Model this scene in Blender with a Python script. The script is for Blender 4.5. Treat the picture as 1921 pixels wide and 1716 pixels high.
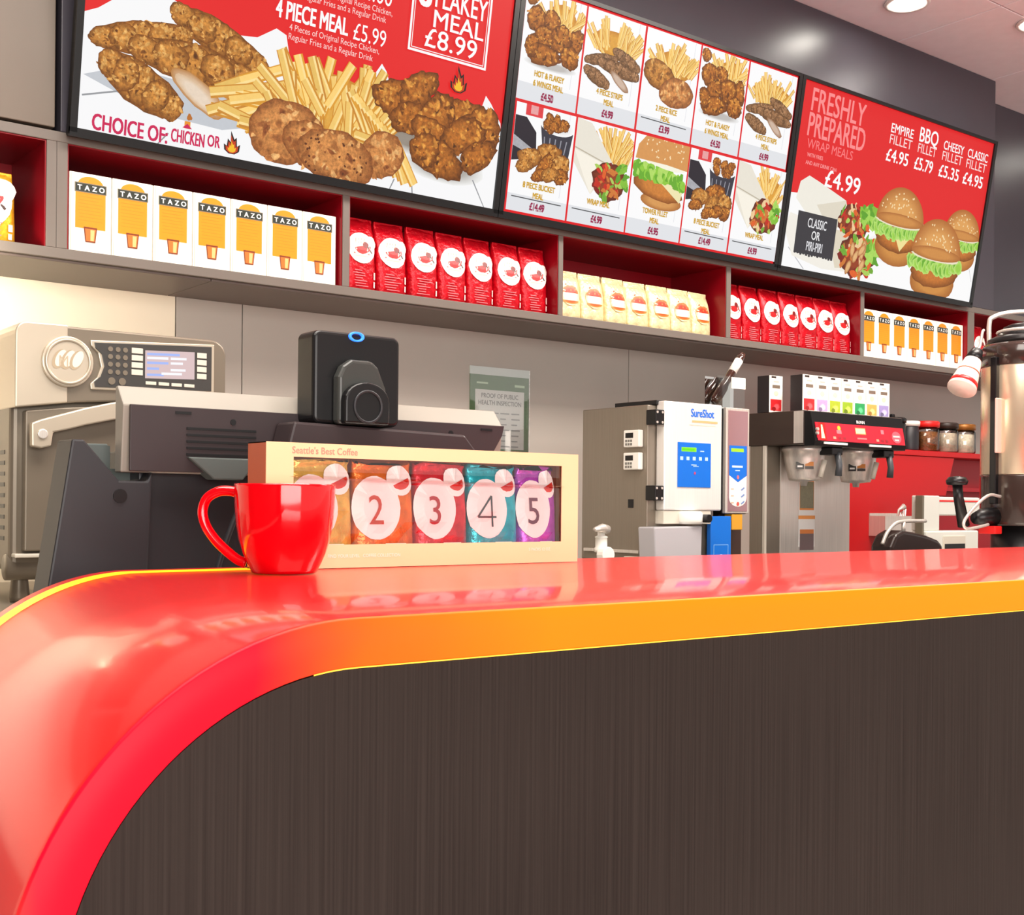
import bpy, bmesh, math, random
from mathutils import Vector, Matrix

for o in list(bpy.data.objects): bpy.data.objects.remove(o)
SC = bpy.context.scene
COL = SC.collection

# ------------------------------------------------------------------ camera
cam_d = bpy.data.cameras.new('camera')
cam_d.sensor_width = 36.0
cam_d.lens = 36.0 * 2295.7 / 1921.0
cam_d.shift_x = 0.82 / 1921.0
cam_d.shift_y = 89.55 / 1921.0
cam_d.clip_start = 0.01
cam = bpy.data.objects.new('camera', cam_d); COL.objects.link(cam)
cam.matrix_world = (Matrix.Translation((0, 0, 1.0841)) @ Matrix.Rotation(-0.6621, 4, 'Z')
                    @ Matrix.Rotation(math.pi/2, 4, 'X') @ Matrix.Rotation(0.00916, 4, 'Z'))
SC.camera = cam
SC.cycles.transparent_max_bounces = 16

# ------------------------------------------------------------------ world, exposure
w = bpy.data.worlds.new('room_light'); SC.world = w; w.use_nodes = True
w.node_tree.nodes['Background'].inputs[0].default_value = (1.0, 0.93, 0.86, 1)
w.node_tree.nodes['Background'].inputs[1].default_value = 0.78
SC.view_settings.view_transform = 'Standard'
SC.view_settings.look = 'None'
SC.view_settings.exposure = 0.0
SC.view_settings.gamma = 1.0
SC.view_settings.use_curve_mapping = False

# ------------------------------------------------------------------ lights
def area(name, loc, target, sx, sy, power, col=(1, .93, .84)):
    l = bpy.data.lights.new(name, 'AREA'); l.shape = 'RECTANGLE'; l.size = sx; l.size_y = sy
    l.energy = power; l.color = col
    o = bpy.data.objects.new(name, l); COL.objects.link(o); o.location = loc
    o.rotation_euler = (Vector(target) - Vector(loc)).to_track_quat('-Z', 'Y').to_euler()
    return o
def spot(name, loc, target, power, angle, blend=.5, col=(1, .92, .8), r=.04):
    l = bpy.data.lights.new(name, 'SPOT'); l.energy = power; l.spot_size = math.radians(angle)
    l.spot_blend = blend; l.color = col; l.shadow_soft_size = r
    o = bpy.data.objects.new(name, l); COL.objects.link(o); o.location = loc
    o.rotation_euler = (Vector(target) - Vector(loc)).to_track_quat('-Z', 'Y').to_euler()
    return o
# unseen fill lights added behind the customer and over the counter
area('front_fill_light', (-.4, -3.6, 1.5), (2.1, 2.6, 1.75), 4.2, 2.0, 235, (1, .95, .9))
area('overhead_fill_light', (.6, 1.2, 2.92), (.6, 1.2, 0), 2.2, 1.2, 92)
area('overhead_fill_light', (3.4, 1.5, 2.92), (3.4, 1.5, 0), 1.6, .6, 85)
# unseen spots added to brighten the products on the shelf
for i, x in enumerate((.55, 1.3, 2.05, 2.8, 3.6, 4.4)):
    spot('shelf_fill_spot', (x, 1.25, 2.9), (x + .02, 2.92, 1.76), 6, 26, .6)
# unseen lamp added under the shelf to brighten the cream wall panel
area('under_shelf_fill', (.55, 3.02, 1.64), (.85, 3.2, 1.35), .5, .05, 9, (1, .9, .72))

# ------------------------------------------------------------------ helpers
R = random.Random(7)
def lin(c):
    out = []
    for v in c[:3]:
        v = v/255.0
        out.append(v/12.92 if v <= .04045 else ((v+.055)/1.055)**2.4)
    return tuple(out)
MATS = {}
def mat(name, rgb, rough=.5, metal=0.0, emit=0.0, var=0.0, vscale=30.0, bump=0.0, coat=0.0,
        trans=0.0, ior=1.45, stretch=None, ergb=None):
    if name in MATS: return MATS[name]
    m = bpy.data.materials.new(name); m.use_nodes = True
    nt = m.node_tree; b = nt.nodes['Principled BSDF']
    c = lin(rgb)
    b.inputs['Base Color'].default_value = (*c, 1)
    b.inputs['Roughness'].default_value = rough
    b.inputs['Metallic'].default_value = metal
    b.inputs['Coat Weight'].default_value = coat
    b.inputs['Coat Roughness'].default_value = .06
    b.inputs['Transmission Weight'].default_value = trans
    b.inputs['IOR'].default_value = ior
    if emit:
        b.inputs['Emission Color'].default_value = (*lin(ergb or rgb), 1)
        b.inputs['Emission Strength'].default_value = emit
    if var or bump:
        tc = nt.nodes.new('ShaderNodeTexCoord'); mp = nt.nodes.new('ShaderNodeMapping')
        n = nt.nodes.new('ShaderNodeTexNoise'); n.inputs['Scale'].default_value = vscale
        n.inputs['Detail'].default_value = 4
        if stretch: mp.inputs['Scale'].default_value = stretch
        nt.links.new(tc.outputs['Object'], mp.inputs[0]); nt.links.new(mp.outputs[0], n.inputs['Vector'])
        if var:
            r = nt.nodes.new('ShaderNodeValToRGB')
            r.color_ramp.elements[0].position = .3; r.color_ramp.elements[1].position = .7
            r.color_ramp.elements[0].color = (*[max(0, v*(1-var)) for v in c], 1)
            r.color_ramp.elements[1].color = (*[min(1, v*(1+var)) for v in c], 1)
            nt.links.new(n.outputs['Fac'], r.inputs[0]); nt.links.new(r.outputs[0], b.inputs['Base Color'])
        if bump:
            bp = nt.nodes.new('ShaderNodeBump'); bp.inputs['Strength'].default_value = bump
            bp.inputs['Distance'].default_value = .004
            nt.links.new(n.outputs['Fac'], bp.inputs['Height']); nt.links.new(bp.outputs[0], b.inputs['Normal'])
    MATS[name] = m
    return m
def print_mat(name, emit):
    """flat print or lit screen: colour from the mesh attribute, grain (its alpha) from a noise"""
    m = bpy.data.materials.new(name); m.use_nodes = True
    nt = m.node_tree; b = nt.nodes['Principled BSDF']
    a = nt.nodes.new('ShaderNodeAttribute'); a.attribute_name = 'Col'
    tc = nt.nodes.new('ShaderNodeTexCoord')
    n = nt.nodes.new('ShaderNodeTexNoise'); n.inputs['Scale'].default_value = 95; n.inputs['Detail'].default_value = 5
    n.inputs['Roughness'].default_value = .7
    nt.links.new(tc.outputs['Object'], n.inputs['Vector'])
    s = nt.nodes.new('ShaderNodeMath'); s.operation = 'SUBTRACT'; s.inputs[1].default_value = .5
    nt.links.new(n.outputs['Fac'], s.inputs[0])
    k = nt.nodes.new('ShaderNodeMath'); k.operation = 'MULTIPLY'
    nt.links.new(s.outputs[0], k.inputs[0]); nt.links.new(a.outputs['Alpha'], k.inputs[1])
    e = nt.nodes.new('ShaderNodeMath'); e.operation = 'ADD'; e.inputs[1].default_value = 1.0
    nt.links.new(k.outputs[0], e.inputs[0])
    x = nt.nodes.new('ShaderNodeVectorMath'); x.operation = 'SCALE'
    nt.links.new(a.outputs['Color'], x.inputs[0]); nt.links.new(e.outputs[0], x.inputs['Scale'])
    if emit:
        nt.links.new(x.outputs[0], b.inputs['Emission Color']); b.inputs['Emission Strength'].default_value = emit
        b.inputs['Base Color'].default_value = (.01, .01, .01, 1); b.inputs['Roughness'].default_value = .35
        b.inputs['Specular IOR Level'].default_value = .1
    else:
        nt.links.new(x.outputs[0], b.inputs['Base Color']); b.inputs['Roughness'].default_value = .38
    MATS[name] = m
    return m
def film_mat(name, tint=(1, 1, 1), gloss=.12, rough=.03):
    m = bpy.data.materials.new(name); m.use_nodes = True; nt = m.node_tree
    nt.nodes.remove(nt.nodes['Principled BSDF']); out = nt.nodes['Material Output']
    t = nt.nodes.new('ShaderNodeBsdfTransparent'); t.inputs[0].default_value = (*tint, 1)
    g = nt.nodes.new('ShaderNodeBsdfGlossy'); g.inputs['Roughness'].default_value = rough
    fr = nt.nodes.new('ShaderNodeFresnel'); fr.inputs[0].default_value = 1.45
    ad = nt.nodes.new('ShaderNodeMath'); ad.operation = 'ADD'; ad.inputs[1].default_value = gloss*.3
    nt.links.new(fr.outputs[0], ad.inputs[0])
    mx = nt.nodes.new('ShaderNodeMixShader')
    nt.links.new(ad.outputs[0], mx.inputs[0]); nt.links.new(t.outputs[0], mx.inputs[1]); nt.links.new(g.outputs[0], mx.inputs[2])
    nt.links.new(mx.outputs[0], out.inputs[0])
    MATS[name] = m
    return m

ORG = {}
def root(name, loc, label, cat, group=None):
    o = bpy.data.objects.new(name, None); COL.objects.link(o); o.location = loc
    o.empty_display_size = .05
    ORG[o] = Vector(loc); tag(o, label, cat, group)
    return o
def tag(o, label, cat, group=None):
    o['label'] = label; o['category'] = cat
    if group: o['group'] = group
    return o
def struct(o):
    o['kind'] = 'structure'; return o
def mk(name, verts, faces, m, parent=None, smooth=False, bevel=0.0, seg=2, label=None):
    """vertices in world metres; stored relative to the thing's base"""
    og = ORG.get(parent, Vector((0, 0, 0)))
    me = bpy.data.meshes.new(name)
    me.from_pydata([tuple(Vector(v) - og) for v in verts], [], faces)
    bm = bmesh.new(); bm.from_mesh(me); bmesh.ops.recalc_face_normals(bm, faces=bm.faces); bm.to_mesh(me); bm.free()
    me.update()
    if smooth:
        for p in me.polygons: p.use_smooth = True
    me.materials.append(m)
    o = bpy.data.objects.new(name, me); COL.objects.link(o)
    if parent is not None:
        o.parent = parent; ORG[o] = og
    if bevel:
        bv = o.modifiers.new('edge', 'BEVEL'); bv.width = bevel; bv.segments = seg; bv.limit_method = 'ANGLE'
        bv.angle_limit = math.radians(35)
    if label: o['label'] = label
    return o
def boxg(x0, x1, y0, y1, z0, z1):
    v = [(x, y, z) for z in (z0, z1) for y in (y0, y1) for x in (x0, x1)]
    f = [(0, 1, 3, 2), (4, 6, 7, 5), (0, 4, 5, 1), (2, 3, 7, 6), (0, 2, 6, 4), (1, 5, 7, 3)]
    return v, f
def box(name, x0, x1, y0, y1, z0, z1, m, parent=None, bevel=0.0, seg=2, label=None):
    return mk(name, *boxg(x0, x1, y0, y1, z0, z1), m, parent, False, bevel, seg, label)
def join(*gs):
    V, F = [], []
    for v, f in gs:
        n = len(V); V += list(v); F += [tuple(i+n for i in q) for q in f]
    return V, F
def prismY(pts, y0, y1):
    """polygon in X-Z extruded along Y"""
    n = len(pts)
    v = [(x, y0, z) for x, z in pts] + [(x, y1, z) for x, z in pts]
    f = [tuple(range(n)), tuple(range(2*n-1, n-1, -1))] + [(i, (i+1) % n, n+(i+1) % n, n+i) for i in range(n)]
    return v, f
def prismX(pts, x0, x1):
    """polygon in Y-Z extruded along X"""
    n = len(pts)
    v = [(x0, y, z) for y, z in pts] + [(x1, y, z) for y, z in pts]
    f = [tuple(range(n)), tuple(range(2*n-1, n-1, -1))] + [(i, (i+1) % n, n+(i+1) % n, n+i) for i in range(n)]
    return v, f
def lathe(prof, cx, cy, n=40, caps=True, axis='Z'):
    """prof: list of (radius, height)"""
    v, f = [], []
    for r, z in prof:
        for i in range(n):
            a = 2*math.pi*i/n
            v.append((cx+r*math.cos(a), cy+r*math.sin(a), z))
    for k in range(len(prof)-1):
        for i in range(n):
            j = (i+1) % n
            f.append((k*n+i, k*n+j, (k+1)*n+j, (k+1)*n+i))
    if caps:
        f.append(tuple(range(n-1, -1, -1))); f.append(tuple((len(prof)-1)*n+i for i in range(n)))
    return v, f
def discY(cx, cz, r, y0, y1, n=32):
    """cylinder along Y"""
    return prismY([(cx+r*math.cos(2*math.pi*i/n), cz+r*math.sin(2*math.pi*i/n)) for i in range(n)], y0, y1)
def tube(pts, r, n=10, flat=1.0):
    pts = [Vector(p) for p in pts]
    v, f = [], []
    rr = r if isinstance(r, (list, tuple)) else [r]*len(pts)
    ref = Vector((0, 1, 0))
    for k, p in enumerate(pts):
        t = (pts[min(k+1, len(pts)-1)] - pts[max(k-1, 0)]).normalized()
        a = ref.cross(t)
        if a.length < 1e-4: a = Vector((1, 0, 0))
        a.normalize(); b = t.cross(a).normalized()
        for i in range(n):
            q = 2*math.pi*i/n
            v.append(tuple(p + a*math.cos(q)*rr[k] + b*math.sin(q)*rr[k]*flat))
    for k in range(len(pts)-1):
        for i in range(n):
            j = (i+1) % n
            f.append((k*n+i, k*n+j, (k+1)*n+j, (k+1)*n+i))
    f.append(tuple(range(n-1, -1, -1))); f.append(tuple((len(pts)-1)*n+i for i in range(n)))
    return v, f
def catmull(pts, k=8):
    P = [Vector(p) for p in pts]; P = [2*P[0]-P[1]] + P + [2*P[-1]-P[-2]]
    out = []
    for i in range(1, len(P)-2):
        for s in range(k):
            t = s/k
            out.append(.5*((2*P[i]) + (-P[i-1]+P[i+1])*t + (2*P[i-1]-5*P[i]+4*P[i+1]-P[i+2])*t*t
                           + (-P[i-1]+3*P[i]-3*P[i+1]+P[i+2])*t**3))
    out.append(P[-2])
    return out
def rrect(x0, x1, z0, z1, r, n=5):
    out = []
    for cx, cz, a0 in ((x1-r, z1-r, 0), (x0+r, z1-r, 90), (x0+r, z0+r, 180), (x1-r, z0+r, 270)):
        for i in range(n+1):
            a = math.radians(a0+90*i/n); out.append((cx+r*math.cos(a), cz+r*math.sin(a)))
    return out
def copy_tree(o, parent=None):
    c = o.copy(); COL.objects.link(c); c.parent = parent
    for ch in list(o.children): copy_tree(ch, c)
    return c

# ---- flat print drawn as coloured polygons (menu pictures, labels, lettering)
TXT = {}
def text_geo(s, bold=0.0):
    key = (s, bold)
    if key in TXT: return TXT[key]
    cu = bpy.data.curves.new('t', 'FONT'); cu.body = s; cu.size = 1; cu.offset = bold; cu.resolution_u = 3
    ob = bpy.data.objects.new('t', cu); COL.objects.link(ob)
    dg = bpy.context.evaluated_depsgraph_get()
    me = bpy.data.meshes.new_from_object(ob.evaluated_get(dg))
    v = [(q.co.x, q.co.y) for q in me.vertices]; f = [tuple(p.vertices) for p in me.polygons]
    bpy.data.objects.remove(ob); bpy.data.curves.remove(cu); bpy.data.meshes.remove(me)
    TXT[key] = (v, f)
    return v, f
class Pic:
    def __init__(s, seed=1, step=2.5e-6):
        s.clip = None; s.lift = 0.0; s.v = []; s.f = []; s.c = []; s.d = []; s.lay = 0; s.step = step; s.r = random.Random(seed)
    def add(s, pts, faces, cols, grain=0.0):
        n = len(s.v); s.lay += 1
        if s.clip:
            a, b, c, d = s.clip; pts = [(min(c, max(a, x)), min(d, max(b, y))) for x, y in pts]
        s.v += pts; s.f += [tuple(i+n for i in q) for q in faces]
        if isinstance(cols[0], (int, float)): cols = [cols]*len(pts)
        s.c += [(*lin(c), grain) for c in cols]; s.d += [s.lay*s.step+s.lift]*len(pts)
    def poly(s, pts, col, grain=0.0): s.add(list(pts), [tuple(range(len(pts)))], col, grain)
    def rect(s, x0, y0, x1, y1, col, grain=0.0): s.poly([(x0, y0), (x1, y0), (x1, y1), (x0, y1)], col, grain)
    def line(s, p, q, wd, col, grain=0.0):
        dx, dy = q[0]-p[0], q[1]-p[1]; L = math.hypot(dx, dy) or 1; nx, ny = -dy/L*wd/2, dx/L*wd/2
        s.poly([(p[0]+nx, p[1]+ny), (p[0]-nx, p[1]-ny), (q[0]-nx, q[1]-ny), (q[0]+nx, q[1]+ny)], col, grain)
    def frame(s, x0, y0, x1, y1, wd, col):
        s.rect(x0, y0, x1, y0+wd, col); s.rect(x0, y1-wd, x1, y1, col); s.rect(x0, y0, x0+wd, y1, col); s.rect(x1-wd, y0, x1, y1, col)
    def ell(s, cx, cy, rx, ry, col, rot=0, grain=0.0, n=28, jag=0.0, edge=None, off=(0, 0), a0=0, a1=360):
        """ellipse with optional rough outline; shaded from edge colour to centre colour"""
        c, q = math.cos(rot), math.sin(rot)
        ph = [s.r.uniform(0, 6.28) for _ in range(3)]
        pts = [(cx+off[0]*rx, cy+off[1]*ry)]; cols = [col]
        rings = (.55, 1.0) if edge else (1.0,)
        for ri, k in enumerate(rings):
            for i in range(n):
                a = math.radians(a0+(a1-a0)*i/(n if a1-a0 >= 360 else n-1))
                j = 1 + jag*(.5*math.sin(3*a+ph[0]) + .3*math.sin(7*a+ph[1]) + .35*math.sin(13*a+ph[2]) + s.r.uniform(-.4, .4))
                o = 1-k
                x, y = rx*k*math.cos(a)*(j if k == 1 else 1)+off[0]*rx*o, ry*k*math.sin(a)*(j if k == 1 else 1)+off[1]*ry*o
                pts.append((cx+x*c-y*q, cy+x*q+y*c)); cols.append(edge if (edge and k == 1) else col)
        F = []; full = a1-a0 >= 360; m = n if full else n-1
        for i in range(m): F.append((0, 1+i, 1+(i+1) % n))
        if edge:
            for i in range(m): F.append((1+i, 1+n+i, 1+n+(i+1) % n, 1+(i+1) % n))
        s.add(pts, F, cols, grain)
    def text(s, t, x, y, size, col, xs=1.0, bold=0.0, align='L', rot=0.0, grain=0.0, fit=None):
        v, f = text_geo(t, 0.0)
        if not v: return
        x0 = min(p[0] for p in v); x1 = max(p[0] for p in v); wd = (x1-x0)*size*xs
        if fit: xs = xs*fit/wd; wd = fit
        dx = {'L': 0, 'C': -wd/2, 'R': -wd}[align]
        c, q = math.cos(rot), math.sin(rot)
        P = []
        for a, b in v:
            X, Z = (a-x0)*size*xs+dx, b*size
            P.append((x+X*c-Z*q, y+X*q+Z*c))
        b_ = bold*size
        for ox, oy in (((-1, -.6), (1, -.6), (-1, .6), (1, .6)) if bold > 0 else ((0, 0),)):
            s.add([(a+ox*b_, b+oy*b_) for a, b in P], f, col, grain)
    def build(s, name, m, parent, origin, ex=(1, 0, 0), ez=(0, 0, 1), depth=None, label=None):
        ex, ez = Vector(ex), Vector(ez); n = ex.cross(ez).normalized(); o = Vector(origin)
        og = ORG.get(parent, Vector((0, 0, 0)))
        V = [o + ex*x + ez*y + n*(s.d[i] + (depth(x, y) if depth else 0)) - og for i, (x, y) in enumerate(s.v)]
        me = bpy.data.meshes.new(name); me.from_pydata([tuple(p) for p in V], [], s.f)
        at = me.color_attributes.new('Col', 'FLOAT_COLOR', 'POINT')
        at.data.foreach_set('color', [q for c in s.c for q in c])
        me.materials.append(m)
        ob = bpy.data.objects.new(name, me); COL.objects.link(ob); ob.parent = parent; ORG[ob] = og
        if label: ob['label'] = label
        return ob
    # --- foods
    def crust(s, cx, cy, rx, ry, rot=0, tone=0, jag=.10):
        pal = [((198, 132, 56), (120, 66, 16), (232, 180, 104), (92, 46, 8)),      # golden brown
               ((178, 104, 34), (100, 50, 8), (232, 164, 70), (66, 32, 4)),         # dark wings
               ((206, 136, 72), (140, 78, 34), (238, 186, 120), (116, 54, 22)),     # pale original recipe
               ((152, 108, 70), (100, 66, 36), (190, 144, 104), (74, 46, 24))][tone]   # strips
        s.ell(cx, cy, rx, ry, pal[0], rot, 2.6, 40, jag, pal[1], (-.15, .25))
        c, q = math.cos(rot), math.sin(rot)
        for k in range(38):
            a = s.r.uniform(0, 6.28); d = math.sqrt(s.r.random())*.88
            x, y = rx*d*math.cos(a), ry*d*math.sin(a); z = s.r.uniform(.03, .13)*min(rx, ry)*1.2
            up = (x*q+y*c)/(abs(ry*c)+abs(rx*q)+1e-6)
            base = pal[2] if s.r.random() < .5+.45*up else (pal[3] if s.r.random() < .45 else pal[1]); f_ = s.r.uniform(.35, .9)
            col = tuple(base[i]*f_+pal[0][i]*(1-f_) for i in range(3))
            s.ell(cx+x*c-y*q, cy+x*q+y*c, z*s.r.uniform(.8, 2.4), z, col, s.r.uniform(0, 3.1), 2.4, 10, .35, tuple(col[i]*.4+pal[0][i]*.6 for i in range(3)))
    def fry(s, x, y, L, a, wd):
        c, q = math.cos(a), math.sin(a); nx, ny = -q*wd/2, c*wd/2
        b = s.r.uniform(-14, 12)
        col = (min(255, 244+b), min(255, 202+b), 112+b); dk = (214+b, 148+b, 48)
        p, e = (x, y), (x+c*L, y+q*L)
        s.poly([(p[0]+nx*1.25, p[1]+ny*1.25), (p[0]-nx*1.25, p[1]-ny*1.25), (e[0]-nx*1.25, e[1]-ny*1.25), (e[0]+nx*1.25, e[1]+ny*1.25)], dk, .25)
        s.poly([(p[0]+nx, p[1]+ny), (p[0]-nx*.2, p[1]-ny*.2), (e[0]-nx*.2, e[1]-ny*.2), (e[0]+nx, e[1]+ny)], col, .25)
        s.poly([(p[0]-nx*.2, p[1]-ny*.2), (p[0]-nx*.75, p[1]-ny*.75), (e[0]-nx*.75, e[1]-ny*.75), (e[0]-nx*.2, e[1]-ny*.2)], (250, 222, 150), .2)
    def fries(s, cx, cy, wd, ht, n=40, fw=.012):
        s.ell(cx, cy+ht*.35, wd*.42, ht*.36, (222, 160, 58), 0, .5, 24, .1, (196, 128, 34))
        for k in range(n):
            u = s.r.uniform(-1, 1); y0 = cy + s.r.uniform(0, .45)*ht*(1-abs(u)*.35)
            s.fry(cx+u*wd*.36, y0, ht*s.r.uniform(.42, .68), math.pi/2 - u*.75 + s.r.uniform(-.5, .5), fw*s.r.uniform(.8, 1.2))
    def bun(s, cx, cy, r, lettuce=True, cheese=False):
        s.ell(cx, cy-r*.62, r*.92, r*.5, (206, 140, 66), 0, .2, 24, 0, (168, 100, 40))
        s.ell(cx, cy-r*.36, r*1.0, r*.40, (198, 116, 44), 0, .9, 30, .07, (128, 70, 20))
        if cheese: s.poly([(cx-r*.3, cy-r*.12), (cx+r*.75, cy-r*.1), (cx+r*.15, cy-r*.72)], (238, 222, 150))
        s.ell(cx+r*.1, cy-r*.16, r*.95, r*.16, (150, 40, 30), 0, .5, 24, .1, (110, 26, 20))
        for k in range(22):
            u = -1.0 + 2.0*k/21
            s.ell(cx+u*r, cy-r*(.12+.12*s.r.random()+.1*(1-u*u)), r*.16, r*.17, (150, 205, 70) if k % 2 else (104, 172, 44), s.r.uniform(0, 3), .5, 10, .25, (190, 228, 120))
        s.ell(cx, cy-r*.02, r*.98, r*.12, (246, 240, 216), 0, .1, 24, .06, (230, 220, 190))
        s.ell(cx, cy+r*.02, r*1.02, r*.86, (222, 160, 88), 0, .2, 30, 0, (176, 104, 44), (0, 0), 0, 180)
        s.ell(cx, cy+r*.05, r*1.02, r*.16, (206, 140, 70), 0, .2, 24, 0, (172, 104, 46))
        for k in range(34):
            a = s.r.uniform(.25, 2.9); d = s.r.uniform(.35, .92)
            s.ell(cx+r*d*math.cos(a), cy+r*.8*d*math.sin(a)+r*.05, r*.032, r*.022, (246, 220, 170), s.r.uniform(0, 3), 0, 6)
    def filling(s, cx, cy, rx, ry):
        s.ell(cx, cy, rx*1.05, ry*1.05, (150, 60, 26), 0, .6, 24, .1, (90, 30, 12))
        for k in range(46):
            a = s.r.uniform(0, 6.28); d = math.sqrt(s.r.random())
            c = s.r.choice([(196, 40, 24), (224, 96, 36), (112, 168, 50), (236, 200, 150), (128, 28, 18), (170, 206, 90), (206, 120, 50)])
            s.ell(cx+rx*d*math.cos(a), cy+ry*d*math.sin(a), rx*s.r.uniform(.12, .3), ry*s.r.uniform(.08, .2), c, s.r.uniform(0, 3), .6, 9, .2)
        for k in range(12):
            s.ell(cx+rx*s.r.uniform(.5, 1.15), cy+ry*s.r.uniform(-.2, 1.0), rx*.24, ry*.17, s.r.choice([(132, 190, 56), (168, 214, 92), (92, 160, 40)]), s.r.uniform(0, 3), .5, 10, .3)
    def flame(s, cx, cy, k):
        """flame emblem"""
        for sc, col in ((1, (30, 22, 20)), (.78, (200, 60, 20)), (.5, (245, 190, 40))):
            s.poly([(cx+x*k*sc, cy+y*k*sc) for x, y in ((-.5, 0), (-.55, .35), (-.35, .25), (-.3, .7), (-.1, .5), (-.12, 1.2), (.14, .7), (.28, .85), (.34, .3), (.55, .45), (.5, 0), (.2, -.2), (-.2, -.2))], col)

PRINT = print_mat('flat_print', 0)
SCREEN = print_mat('lit_screen_picture', 1.0)
FILM = film_mat('clear_film', (1, 1, 1), .25)
ACRYL = film_mat('clear_acrylic', (.93, .95, .94), .3)
GLASS = film_mat('jar_glass', (.96, .97, .96), .2)
ORD = ['first', 'second', 'third', 'fourth', 'fifth', 'sixth', 'seventh', 'eighth']

# ================================================================== the setting
m_wall = mat('warm_grey_wall_panel', (176, 168, 160), .42, var=.03, vscale=3)
m_cream = mat('cream_wall_panel', (240, 228, 206), .4, var=.02, vscale=3)
m_beige = mat('beige_laminate_panel', (108, 97, 86), .38, var=.05, vscale=4)
m_bulk = mat('dark_slate_laminate', (66, 63, 71), .34, var=.05, vscale=5)
m_floor = mat('grey_floor', (206, 200, 194), .4, var=.1, vscale=8)
m_ceil = mat('ceiling_plaster', (120, 108, 104), .8)
m_tile = mat('ceiling_tile', (240, 234, 238), .75, var=.02, vscale=20)
m_shelf = mat('taupe_grey_board', (112, 104, 97), .42, var=.03, vscale=6)
m_under = mat('brown_grey_board', (108, 96, 90), .45, var=.03, vscale=6)
m_nred = mat('red_niche_lining', (132, 2, 18), .35, var=.05, vscale=5)

struct(box('floor', -3, 9, -5, 3.3, -.05, 0, m_floor))
wb = struct(box('wall_back', -3, 9, 3.212, 3.3, 0, 2.96, m_under))
for i, (a, b, m) in enumerate(((-3, 1.325, m_cream), (1.328, 1.522, m_wall), (1.525, 3.019, m_wall), (3.022, 9, m_wall))):
    box('wall_panel', a, b, 3.2, 3.212, .3, 1.65, m, wb, .0008)
struct(box('wall_bulkhead', .918, 4.897, 2.9, 3.2, 1.9455, 2.938, m_bulk, None, .002))
struct(box('wall_left', -3, .906, 2.903, 3.2, 1.953, 2.938, m_beige, None, .002))
struct(box('wall_recess', 4.8975, 9, 3.06, 3.2, 1.9455, 2.938, m_bulk))
struct(box('side_light_blocker', -3.1, -3.0, -5, 3.3, 0, 2.96, mat('dark_brown_blocker', (74, 52, 46), .6)))  # unseen wall added to block world light and darken the counter's reflections
ce = struct(box('ceiling', -3, 9, -5, 3.3, 2.952, 3.0, m_ceil))
P = .685
for i in range(-1, 8):
    for j in range(-1, 5):
        x0 = 4.871-P*(5-i); y1 = 3.02 - P*j + P*.18
        if y1 - P > 3.2: continue
        box('ceiling_tile', x0+.003, x0+P-.003, y1-P+.003, min(y1-.003, 3.2), 2.94, 2.9515, m_tile, ce, .0015, 1)
# recessed downlights
def downlight(x, y, label):
    t = root('ceiling_downlight', (x, y, 2.9395), label, 'downlight', 'recessed ceiling downlights')
    n = 40
    mk('trim_ring', *lathe([(.062, 2.9395), (.078, 2.9395), (.082, 2.934), (.078, 2.929), (.064, 2.931), (.062, 2.9395)], x, y, n, False), mat('white_metal_ring', (235, 232, 226), .35), t, True)
    mk('lamp_lens', *lathe([(.0615, 2.9393), (.05, 2.934), (.02, 2.931), (.001, 2.930)], x, y, n, False), mat('lit_lamp_lens', (255, 250, 238), .4, emit=70), t, True)
    spot('downlight_beam', (x, y, 2.925), (x, y, 0), 26, 120, .8)
downlight(3.885, 2.655, 'round bright downlight in the ceiling above the third menu screen')
downlight(4.43, 2.45, 'round downlight at the top right corner of the ceiling')
downlight(6.07, 2.61, 'round ceiling downlight beyond the end of the bulkhead')

# ================================================================== product shelf
SH = root('wall_shelf', (2.9, 3.05, 1.65), 'long grey wall shelf with red lined niches under the menu screens', 'shelf')
box('bottom_board', -.6, 5.75, 2.9, 3.198, 1.650, 1.674, m_shelf, SH, .0015)
box('top_board', -.6, 5.75, 2.9, 3.198, 1.921, 1.9450, m_shelf, SH, .0015)
box('under_panel', -.6, 1.30, 2.915, 3.198, 1.6440, 1.6498, m_under, SH, .0008)
box('under_panel', 1.302, 5.75, 2.915, 3.198, 1.6440, 1.6498, m_under, SH, .0008)
divs = [(.887, .910), (.9105, .9355), (1.6725, 1.694), (2.437, 2.455), (3.200, 3.222), (3.962, 3.983), (4.702, 4.748), (5.60, 5.62)]
for a, b in divs: box('divider', a, b, 2.9, 3.17, 1.674, 1.921, m_shelf, SH, .0012)
box('divider', -.02, .02, 2.9, 3.17, 1.674, 1.921, m_shelf, SH, .0012)
NI = [(.02, .887), (.9355, 1.6725), (1.694, 2.437), (2.455, 3.2), (3.222, 3.962), (3.983, 4.702), (4.748, 5.6)]
for a, b in NI:      # red lining of each niche: back, ceiling and both sides
    V, F = join(boxg(a, b, 3.168, 3.172, 1.674, 1.921), boxg(a, b, 2.904, 3.168, 1.918, 1.9209),
                boxg(a, a+.003, 2.904, 3.168, 1.674, 1.918), boxg(b-.003, b, 2.904, 3.168, 1.674, 1.918))
    mk('niche_lining', V, F, m_nred, SH)

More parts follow.
